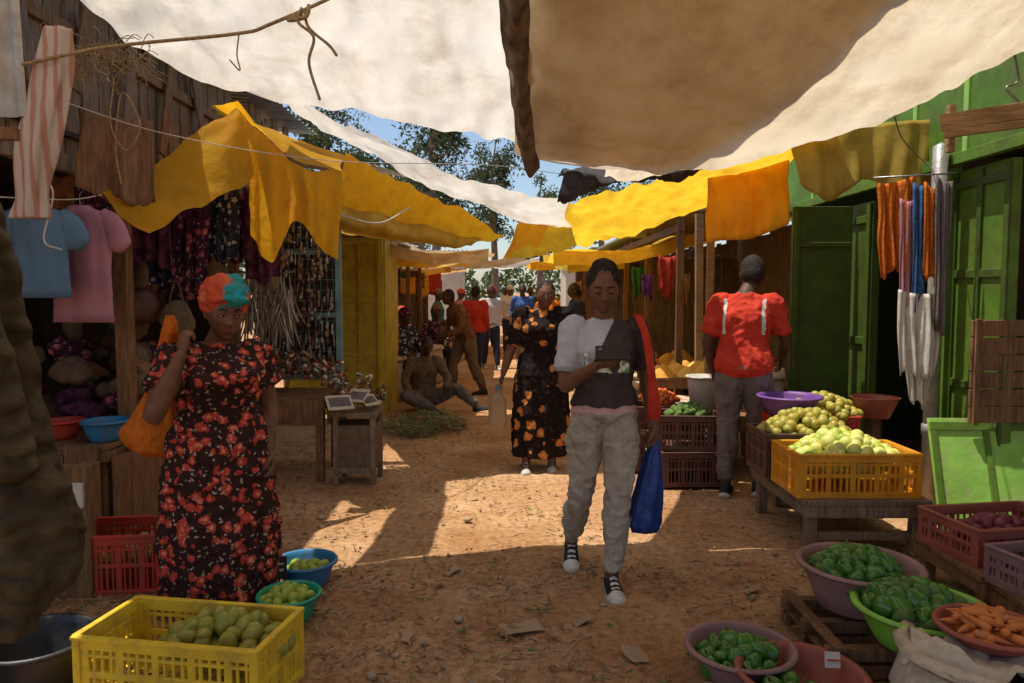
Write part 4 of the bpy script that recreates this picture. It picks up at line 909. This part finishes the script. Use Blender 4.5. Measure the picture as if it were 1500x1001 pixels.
b=MB(); b.tube([(2.62,5.3,0),(2.62,5.3,.6)],.05,10,1); b.lathe((2.62,5.3,.60),[(.001,0),(.10,0),(.16,.14),(.17,.15),(.15,.14),(.1,.02),(.001,.02)],30,0); b.obj('clay_bowl_on_post',['brick_plastic','wood'])
table('low_table',2.12,3.0,3.25,3.85,.22,'wood',.06,False,3)
crate('brick_red_crate',(2.42,3.60,.222),(.58,.40,.17),.15,'brick_plastic',8); pile('onion_pile',(2.42,3.6,.30),.22,46,.03,'fruit','onion',.07,ax=.65)
crate('mauve_crate',(2.42,3.15,.202),(.52,.34,.16),.2,'mauve_plastic',8); pile('onion_pile',(2.42,3.15,.27),.2,40,.03,'fruit','onion',.06,ax=.6)
table('low_table',2.15,2.8,2.95,3.3,.20,'wood',.05,False,2)
b=MB()
for z in(.02,.085): 
    for y in(2.76,3.0,3.22): b.box((1.52,y,z+.03),(.62,.05,.05))
    for x in(1.25,1.5,1.8): b.box((x,3.0,z+.062),(.05,.56,.012))
b.obj('wooden_pallet',['wood'],bevel=.002)
basin('grey_basin',(1.48,3.08,.165),.245,.18,'mauve_plastic',.0); pile('green_pepper_pile',(1.47,3.08,.29),.17,44,.038,'pepper','pepper',.10,m2='leaf')
basin('lime_basin',(1.56,2.74,.165),.24,.14,'lime_plastic',.0); pile('green_pepper_pile',(1.54,2.76,.285),.17,38,.040,'pepper','pepper',.07,m2='leaf')
basin('mauve_basin',(.89,2.80,.0),.205,.12,'mauve_plastic',.0); pile('green_pepper_pile',(.89,2.80,.06),.15,26,.036,'pepper','pepper',.06)
basin('brick_red_basin',(1.05,2.60,.0),.225,.12,'brick_plastic',.0); pile('green_pepper_pile',(.98,2.56,.04),.12,10,.036,'pepper','pepper',.04)
b=MB(); b.box((1.19,2.66,.14),(.06,.005,.055),(-.3,.1,.1)); b.box((1.19,2.655,.14),(.045,.004,.006),(-.3,.1,.1),1); b.obj('price_tag',['white_cloth','red_plastic'])
sack('white_sack',(1.62,2.42,0),.27,.30,'sack'); b=MB(); b.sheet([[(1.30,2.4,.24),(1.45,2.25,.27),(1.7,2.18,.26),(1.95,2.3,.25)],[(1.36,2.45,.33),(1.48,2.36,.34),(1.7,2.30,.33),(1.92,2.4,.34)],[(1.4,2.55,.30),(1.5,2.5,.3),(1.7,2.45,.3),(1.9,2.5,.3)]],40,22,0,.08,7); b.obj('sack_rim',['sack'])
basin('brown_basin',(1.64,2.46,.30),.17,.055,'brick_plastic'); pile('carrot_pile',(1.64,2.46,.345),.12,34,.032,'carrot','carrot',.05)
crate('yellow_crate',(-1.19,2.68,.0),(.70,.36,.27),-.16,'crate_y',10); pile('mango_pile',(-1.08,2.71,.17),.25,44,.036,'mango','mango',.09,ax=.5,yaw=-.16)
basin('blue_basin',(-1.06,3.72,.0),.155,.12,'blue_plastic'); pile('lime_pile',(-1.06,3.72,.06),.11,18,.028,'fruit','lime',.03)
basin('green_basin',(-1.02,3.30,.0),.14,.12,'teal_plastic'); pile('lime_pile',(-1.03,3.3,.085),.11,26,.026,'mango','lime',.05)
crate('red_crate',(-1.98,3.72,.0),(.46,.34,.30),.1,'red_plastic',8); pile('mango_pile',(-1.95,3.72,.16),.17,22,.036,'mango','mango',.05,ax=.7)
basin('black_basin',(-1.80,2.72,.0),.20,.19,'black_plastic')
b=MB(); b.box((-2.25,3.75,.3),(.10,.3,.6)); b.box((-2.2,3.55,.33),(.3,.05,.66)); b.box((-2.2,3.52,.52),(.26,.03,.12),None,1); b.obj('wooden_box',['wood','white_cloth'],bevel=.003)
b=MB(); b.box((-1.13,3.5,.17),(.08,.006,.11),(-.1,0,.2)); b.box((-1.13,3.494,.19),(.05,.004,.01),(-.1,0,.2),1); b.box((-1.13,3.494,.16),(.05,.004,.01),(-.1,0,.2),1); b.obj('price_tag',['black_plastic','white_cloth'])

# ================================================================= PEOPLE
def rc(p,k):
    if k==1:
        if p.y<-.04 and 1.11<p.z<1.21 and -.11<p.x<.11 and nz(p.x*1.0,0,p.z,14)>-.2: return 9
        if p.z>1.10 and p.x<-.05+.55*(p.z-1.20): return 8 if p.z>1.15 or p.x<-.10 else 1
    if k==2 and p.z>.908: return 7
    return k
W1=(.46,3.68,0)
person('woman_with_phone',W1,0,1.0,dict(head=(-.015,-.065,1.520),neck=(0,.0,1.36),shL=(.165,.02,1.31),shR=(-.165,-.01,1.32),
   elR=(-.20,-.09,1.05),wrR=(-.07,-.27,1.16),elL=(.225,.04,1.06),wrL=(.245,.0,.84),
   hip=(0,0,.92),hipL=(.085,0,.88),hipR=(-.085,0,.88),knL=(.075,-.05,.49),anL=(.045,-.02,.085),knR=(-.105,.07,.47),anR=(-.13,.36,.135)),
   'trousers',.96,.0050,['skin','tshirt','sweats','hair','canvas_black','rubber_white','lip','waist','tshirt_l','print'],
   hd=(-.05,.26,0),hsc=1.04,style='bun',hands={'R':((.95,-.25,.20),(0,.25,1),.75),'L':((.05,-.1,-1),(-1,-.1,0),.9)},sleeve=.72,slr=1.08,
   feet=((.05,-1,-.02),(-.05,-1,-.35)),fup=((0,0,1),(0,-.35,1)),recolor=rc,wr={1:.014,2:.020,8:.011,9:.010},eye=True,down=True,msr=8,bust=.02,tuck=True)
b=MB(); b.M=TR(.455,3.335,1.225,-.1)@Matrix.Rotation(-.8,4,'X'); b.box((0,0,0),(.155,.010,.078),None,0); b.box((0,0.0065,.0),(.14,.002,.065),None,1); b.ell((-.055,-.006,.02),(.008,.003,.008),1)
b.obj('mobile_phone',['black_plastic','steel'],bevel=.002)
b=MB(); b.loft([(.715,3.67,.79,.012,.012),(.71,3.67,.72,.03,.03),(.70,3.68,.6,.055,.05),(.68,3.68,.42,.075,.06),(.67,3.68,.33,.08,.06),(.67,3.68,.29,.065,.04)],0,seg=60,n=60,fold=lambda v,t:.14*math.sin(6*t+5*v)*(1-.4*v)+.12*nz(math.cos(t)*3,math.sin(t)*3,v*9))
b.obj('blue_plastic_bag',['blue_bag'])
b=MB(); b.sheet([[(.60,3.66,1.40),(.64,3.64,1.39)],[(.635,3.57,1.25),(.675,3.58,1.25)],[(.655,3.56,1.1),(.70,3.58,1.08)],[(.66,3.57,.95),(.73,3.6,.93)],[(.67,3.6,.88),(.72,3.62,.86)]],8,30,0,.012,8)
o=b.obj('red_shoulder_strap',['red_shirt']); s=o.modifiers.new('s','SOLIDIFY'); s.thickness=.006
person('woman_in_headscarf',(-1.37,3.42,0),.55,.97,dict(head=(.03,-.075,1.455),neck=(0,.0,1.30),shL=(.185,.02,1.235),shR=(-.185,-.03,1.245),
   elR=(-.30,-.17,1.00),wrR=(-.175,-.18,1.28),elL=(.25,.06,.98),wrL=(.22,-.08,.78),hip=(0,0,.86)),
   'dress',1.22,.0056,['skin','dress_red','dress_red','wrap','canvas_black','rubber_white','lip'],
   hd=(.05,.20,.05),hsc=1.14,style='wrap',hands={'R':((.15,.1,1),(.8,.4,0),1.25),'L':((0,-.2,-1),(-1,0,0),.5)},hem=.05,hemr=(.28,.23),sleeve=.55,slr=1.2,
   wr={1:.020,3:.018},eye=True,bust=.05,folds=8)
b=MB(); b.loft([(-1.49,3.22,1.40,.015,.015),(-1.50,3.24,1.34,.032,.025),(-1.54,3.30,1.24,.042,.035),(-1.60,3.36,1.08,.055,.04),(-1.66,3.42,.95,.09,.06),(-1.68,3.42,.85,.14,.09),(-1.66,3.42,.78,.13,.09),(-1.64,3.42,.74,.06,.05)],0,seg=80,n=90,fold=lambda v,t:.15*math.sin(5*t+6*v)*(1-v*.6)+.12*nz(math.cos(t)*2,math.sin(t)*2,v*9))
b.obj('orange_shoulder_bag',['orange_cloth'])
person('woman_in_floral_dress',(.25,6.2,0),-.05,.985,dict(head=(.03,-.03,1.50),elR=(-.27,.03,1.03),wrR=(-.33,-.05,.82),elL=(.22,.06,1.05),wrL=(.16,.0,.84),
   anR=(-.13,-.05,.085),anL=(.09,.05,.085),knR=(-.12,-.08,.48)),'dress',1.12,.009,['skin','dress_black','dress_black','hair','skin','white_cloth','lip'],
   hd=(.1,.05,.05),hsc=1.05,style='short',hem=.13,hemr=(.235,.18),sleeve=.75,slr=1.3,wr={1:.018},eye=True,bust=.03)
b=MB(); b.loft([(-.12,6.1,.40,.065,.045),(-.12,6.1,.42,.075,.052),(-.12,6.1,.58,.075,.052),(-.12,6.1,.63,.06,.045),(-.115,6.1,.66,.025,.025),(-.115,6.1,.70,.022,.022)],0,seg=32,n=30,ex=3.2)
b.tube([(-.09,6.1,.69),(-.10,6.1,.74),(-.14,6.1,.74),(-.17,6.1,.70),(-.175,6.1,.62)],.011,8,0); b.tube([(-.115,6.1,.69),(-.115,6.1,.72)],.024,12,1); b.obj('plastic_jerrycan',['jug','blue_plastic'])
def rm(p,k):
    if k==1 and 1.10<p.z<1.335 and .112<abs(p.x)<.134 and p.y>0: return 7
    return k
person('man_in_red_shirt',(1.70,5.40,0),math.pi-.4,1.09,dict(head=(-.03,-.15,1.50),neck=(0,-.06,1.36),shL=(.175,-.04,1.30),shR=(-.175,-.06,1.30),elL=(.24,-.02,1.04),wrL=(.22,-.14,.82),elR=(-.25,-.14,1.06),wrR=(-.22,-.33,.90),anL=(.10,.04,.085),anR=(-.10,-.06,.085),knR=(-.10,-.08,.48)),
   'trousers',1.08,.008,['skin2','red_shirt','trouser_grey','hair','canvas_black','rubber_white','lip','white_cloth'],hd=(.1,.35,0),hsc=1.05,style='short',sleeve=.78,slr=1.04,recolor=rm,wr={1:.016,2:.018,7:.010})
person('man_in_brown_jacket',(-.68,10.8,0),-1.1,.98,dict(head=(0,-.28,1.46),neck=(0,-.17,1.32),shL=(.17,-.14,1.27),shR=(-.17,-.14,1.27),elL=(.25,-.18,1.02),wrL=(.12,-.34,.9),elR=(-.25,-.18,1.02),wrR=(-.12,-.34,.9),anL=(.09,.25,.085),anR=(-.09,-.18,.085),knL=(.09,.08,.47),knR=(-.09,-.16,.48)),
   'trousers',1.15,.014,['skin2','brown_jacket','sack_d','hair','canvas_black','canvas_black','lip'],style='short',sleeve=1.9,wr={1:.02,2:.015})
person('seated_man',(-1.12,9.4,-.12),.35,.97,dict(head=(.02,-.10,.98),neck=(0,-.03,.82),shL=(.17,-.03,.77),shR=(-.17,-.03,.77),elL=(.27,-.16,.55),wrL=(.2,-.36,.44),elR=(-.28,-.1,.52),wrR=(-.25,-.3,.38),
   hip=(0,.05,.28),hipL=(.09,.0,.26),hipR=(-.09,.0,.26),knL=(.36,-.28,.42),anL=(.58,-.45,.22),knR=(-.30,-.30,.36),anR=(.02,-.48,.2)),
   'trousers',1.1,.013,['skin2','sack_d','trouser_grey','hair','canvas_black','canvas_black','lip'],style='short',sleeve=1.9,seated=True,feet=((.7,-.7,.2),(.8,-.5,0)),wr={1:.016,2:.014})
bg=[(-.42,14.5,.3,'white_cloth','navy','hair',1.0,'trousers'),(-.62,12.6,2.8,'red_shirt','navy','hair',.98,'trousers'),(.22,15.5,0,'blue_cloth','trouser_grey','hair',1.02,'trousers'),(-.05,18,3.0,'white_cloth','navy','white_cloth',1.02,'trousers'),
    (-1.4,14,1.5,CLOTHS[4],'brown_jacket','sack_d',.95,'dress'),(.62,13,3.3,'orange_cloth','navy','hair',.97,'dress'),(.95,11.2,-1.4,'navy','trouser_grey','hair',1.0,'trousers'),(-.9,18.5,0,'ltblue','navy','hair',1.0,'trousers'),(.5,20,.5,'tshirt','sweats','hair',1.0,'trousers'),(-.2,22,.5,'white_cloth','trouser_grey','hair',1.0,'trousers'),
    (-1.15,16.5,2.0,'pink','navy','wrap',.96,'dress'),(.85,17,-.5,CLOTHS[5],'sack_d','hair',1.0,'trousers'),(-.5,20.5,3.0,CLOTHS[4],'navy','red_plastic',1.0,'trousers'),(1.25,14.2,-1.2,'batik2','navy','hair',.96,'dress')]
for (x,y,yw,tp,bt,hr,sc,of) in bg:
    s=1 if R()<.5 else -1
    person('market_shopper',(x,y,0),yw,sc,dict(anL=(.09,.2*s,.085),anR=(-.09,-.16*s,.085),knL=(.09,.06*s-.03,.48),knR=(-.09,-.1*s-.02,.48),wrL=(.2,-.15*s,.85),wrR=(-.2,.12*s,.85)),of,1.08,.02,['skin2',tp,bt,hr,'canvas_black','rubber_white','lip'],style='cap' if hr!='hair' else 'short',sleeve=1.6,hem=.2,wr={1:.015})
for (x,y,yw,tp,hr) in((-1.75,11.4,.8,CLOTHS[2],'wrap'),(-1.35,13.0,.4,'batik','sack_d'),(-1.55,10.4,.9,'batik2','batik')):
    person('seated_vendor',(x,y,.22),yw,.95,dict(head=(0,-.1,.98),neck=(0,-.03,.82),shL=(.17,-.03,.77),shR=(-.17,-.03,.77),elL=(.27,-.1,.52),wrL=(.15,-.34,.44),elR=(-.27,-.1,.52),wrR=(-.15,-.34,.44),
     hip=(0,.05,.28),hipL=(.09,.0,.26),hipR=(-.09,.0,.26),knL=(.14,-.42,.28),anL=(.14,-.45,-.12),knR=(-.14,-.42,.28),anR=(-.14,-.45,-.12)),'trousers',1.15,.018,['skin2',tp,'navy',hr,'canvas_black','canvas_black','lip'],style='wrap' ,sleeve=1.8,seated=True,wr={1:.015})
    b=MB(); b.box((x,y+.02,.36),(.36,.36,.04)); 
    for sx in(-.14,.14):
        for sy in(-.12,.16): b.box((x+sx,y+sy,.17),(.04,.04,.34))
    b.obj('wooden_stool',['wood'])

# ================================================================= BACKGROUND
def tree_mesh(seed,h,spread,n):
    random.seed(seed); b=MB()
    b.tube([(0,0,0),(.15,.1,h*.35),(-.1,.2,h*.7),(.1,0,h*.97)],[.28,.2,.12,.03],9,0,n=16)
    cl=[]
    for i in range(13):
        z=h*U(.42,.92); a=U(0,6.28); L=spread*U(.45,1)*(1.15-z/h*.6); p=(math.cos(a)*L,math.sin(a)*L,z+L*U(.25,.6))
        b.tube([(0,0,z),(p[0]*.5,p[1]*.5,z+L*.1),p],[.08,.05,.015],6,0,n=7); cl.append(p)
        for k in range(2): cl.append((p[0]*U(.4,.9)+U(-.5,.5),p[1]*U(.4,.9)+U(-.5,.5),p[2]+U(-.9,.5)))
    cl.append((0,0,h))
    for c in cl:
        r=U(.45,.95)
        for k in range(n):
            d=Vector((random.gauss(0,1),random.gauss(0,1),random.gauss(0,.8))); d=d.normalized()*r*R()**.45
            x,y,z=c[0]+d.x,c[1]+d.y,c[2]+d.z; L=U(.10,.22); w=L*.28
            u=Vector((U(-1,1),U(-1,1),U(-1.4,.3))).normalized(); v=u.cross(Vector((U(-1,1),U(-1,1),U(-1,1)))).normalized()
            p=Vector((x,y,z)); b.add([tuple(p-v*w),tuple(p+u*L),tuple(p+v*w),tuple(p-u*L*.6)],[(0,1,2,3)],1,False)
    return b.obj('eucalyptus_tree',['bark','foliage'])
t1=tree_mesh(3,11.0,2.4,110); t2=tree_mesh(11,9.0,2.4,110)
t1.location=(-3.6,34,0); t2.location=(-7.2,36,0)
for src,x,y,s,a in((t1,-.9,40,.9,1.2),(t1,-9.8,40,1.1,3.0),(t2,1.4,38,.8,.6),(t1,5.2,42,.9,2),(t2,-5.6,46,1.15,4),(t2,9,45,1,3)):
    o=bpy.data.objects.new('eucalyptus_tree',src.data); o.location=(x,y,0); o.scale=(s,s,s); o.rotation_euler=(0,0,a); COL.objects.link(o)
random.seed(5)
b=MB()
for i in range(9000):
    x=U(-40,40); y=U(52,62); z=R()**.8*(3.6+1.6*nz(x,0,0,.25)+1.2*nz(x,3,0,.9)); L=U(.18,.4); u=Vector((U(-1,1),U(-1,1),U(-1,1))).normalized(); v=u.cross(Vector((U(-1,1),U(-1,1),U(-1,1)))).normalized(); p=Vector((x,y,z))
    b.add([tuple(p-v*L*.5),tuple(p+u*L),tuple(p+v*L*.5),tuple(p-u*L)],[(0,1,2,3)],0,False)
b.obj('distant_trees',['foliage'])
b=MB(); b.box((-5.5,30,1.4),(7,3,2.8),None,0); corr(b,(-9.3,28.2,2.8),(-1.8,28.2,2.8),(-9.3,31.8,3.3),(-1.8,31.8,3.3),40,.03,1)
for x in(-8,-6,-4): b.box((x,28.48,1.1),(.9,.06,1.6),None,2)
b.obj('plastered_shop_building',['plaster','zinc','green_dark'])
b=MB(); b.box((4.5,29,1.3),(5,3,2.6),None,0); corr(b,(1.8,27.2,2.6),(7.3,27.2,2.6),(1.8,30.8,3.1),(7.3,30.8,3.1),30,.03,1)
for x in(3,5): b.box((x,27.48,1.1),(.9,.06,1.6),None,2)
b.obj('plastered_shop_building',['plaster','zinc','wood'])

# ================================================================= LIGHT / CAMERA
to=Vector((-.30,.03,.95)).normalized()
w=bpy.data.worlds.new('World'); S.world=w; w.use_nodes=True; nt=w.node_tree
sk=nt.nodes.new('ShaderNodeTexSky'); sk.sky_type='NISHITA'; sk.sun_disc=False
sk.sun_elevation=math.asin(to.z); sk.sun_rotation=math.atan2(to.x,to.y)%(2*math.pi)
bgk=nt.nodes['Background']; bgk.inputs['Strength'].default_value=.15; nt.links.new(sk.outputs[0],bgk.inputs['Color'])
sl=bpy.data.lights.new('sun','SUN'); sl.energy=5; sl.angle=math.radians(.5); sl.color=(1,.93,.80)
so=bpy.data.objects.new('sun',sl); COL.objects.link(so); so.rotation_euler=to.to_track_quat('Z','Y').to_euler()
cd=bpy.data.cameras.new('camera'); cd.lens=26; cd.sensor_width=36; cd.clip_end=3000; cd.clip_start=.05
co=bpy.data.objects.new('camera',cd); COL.objects.link(co); co.location=(0,0,1.5); co.rotation_euler=(math.radians(86.2),0,0)
S.camera=co
S.view_settings.view_transform='Standard'; S.view_settings.look='None'; S.view_settings.exposure=0
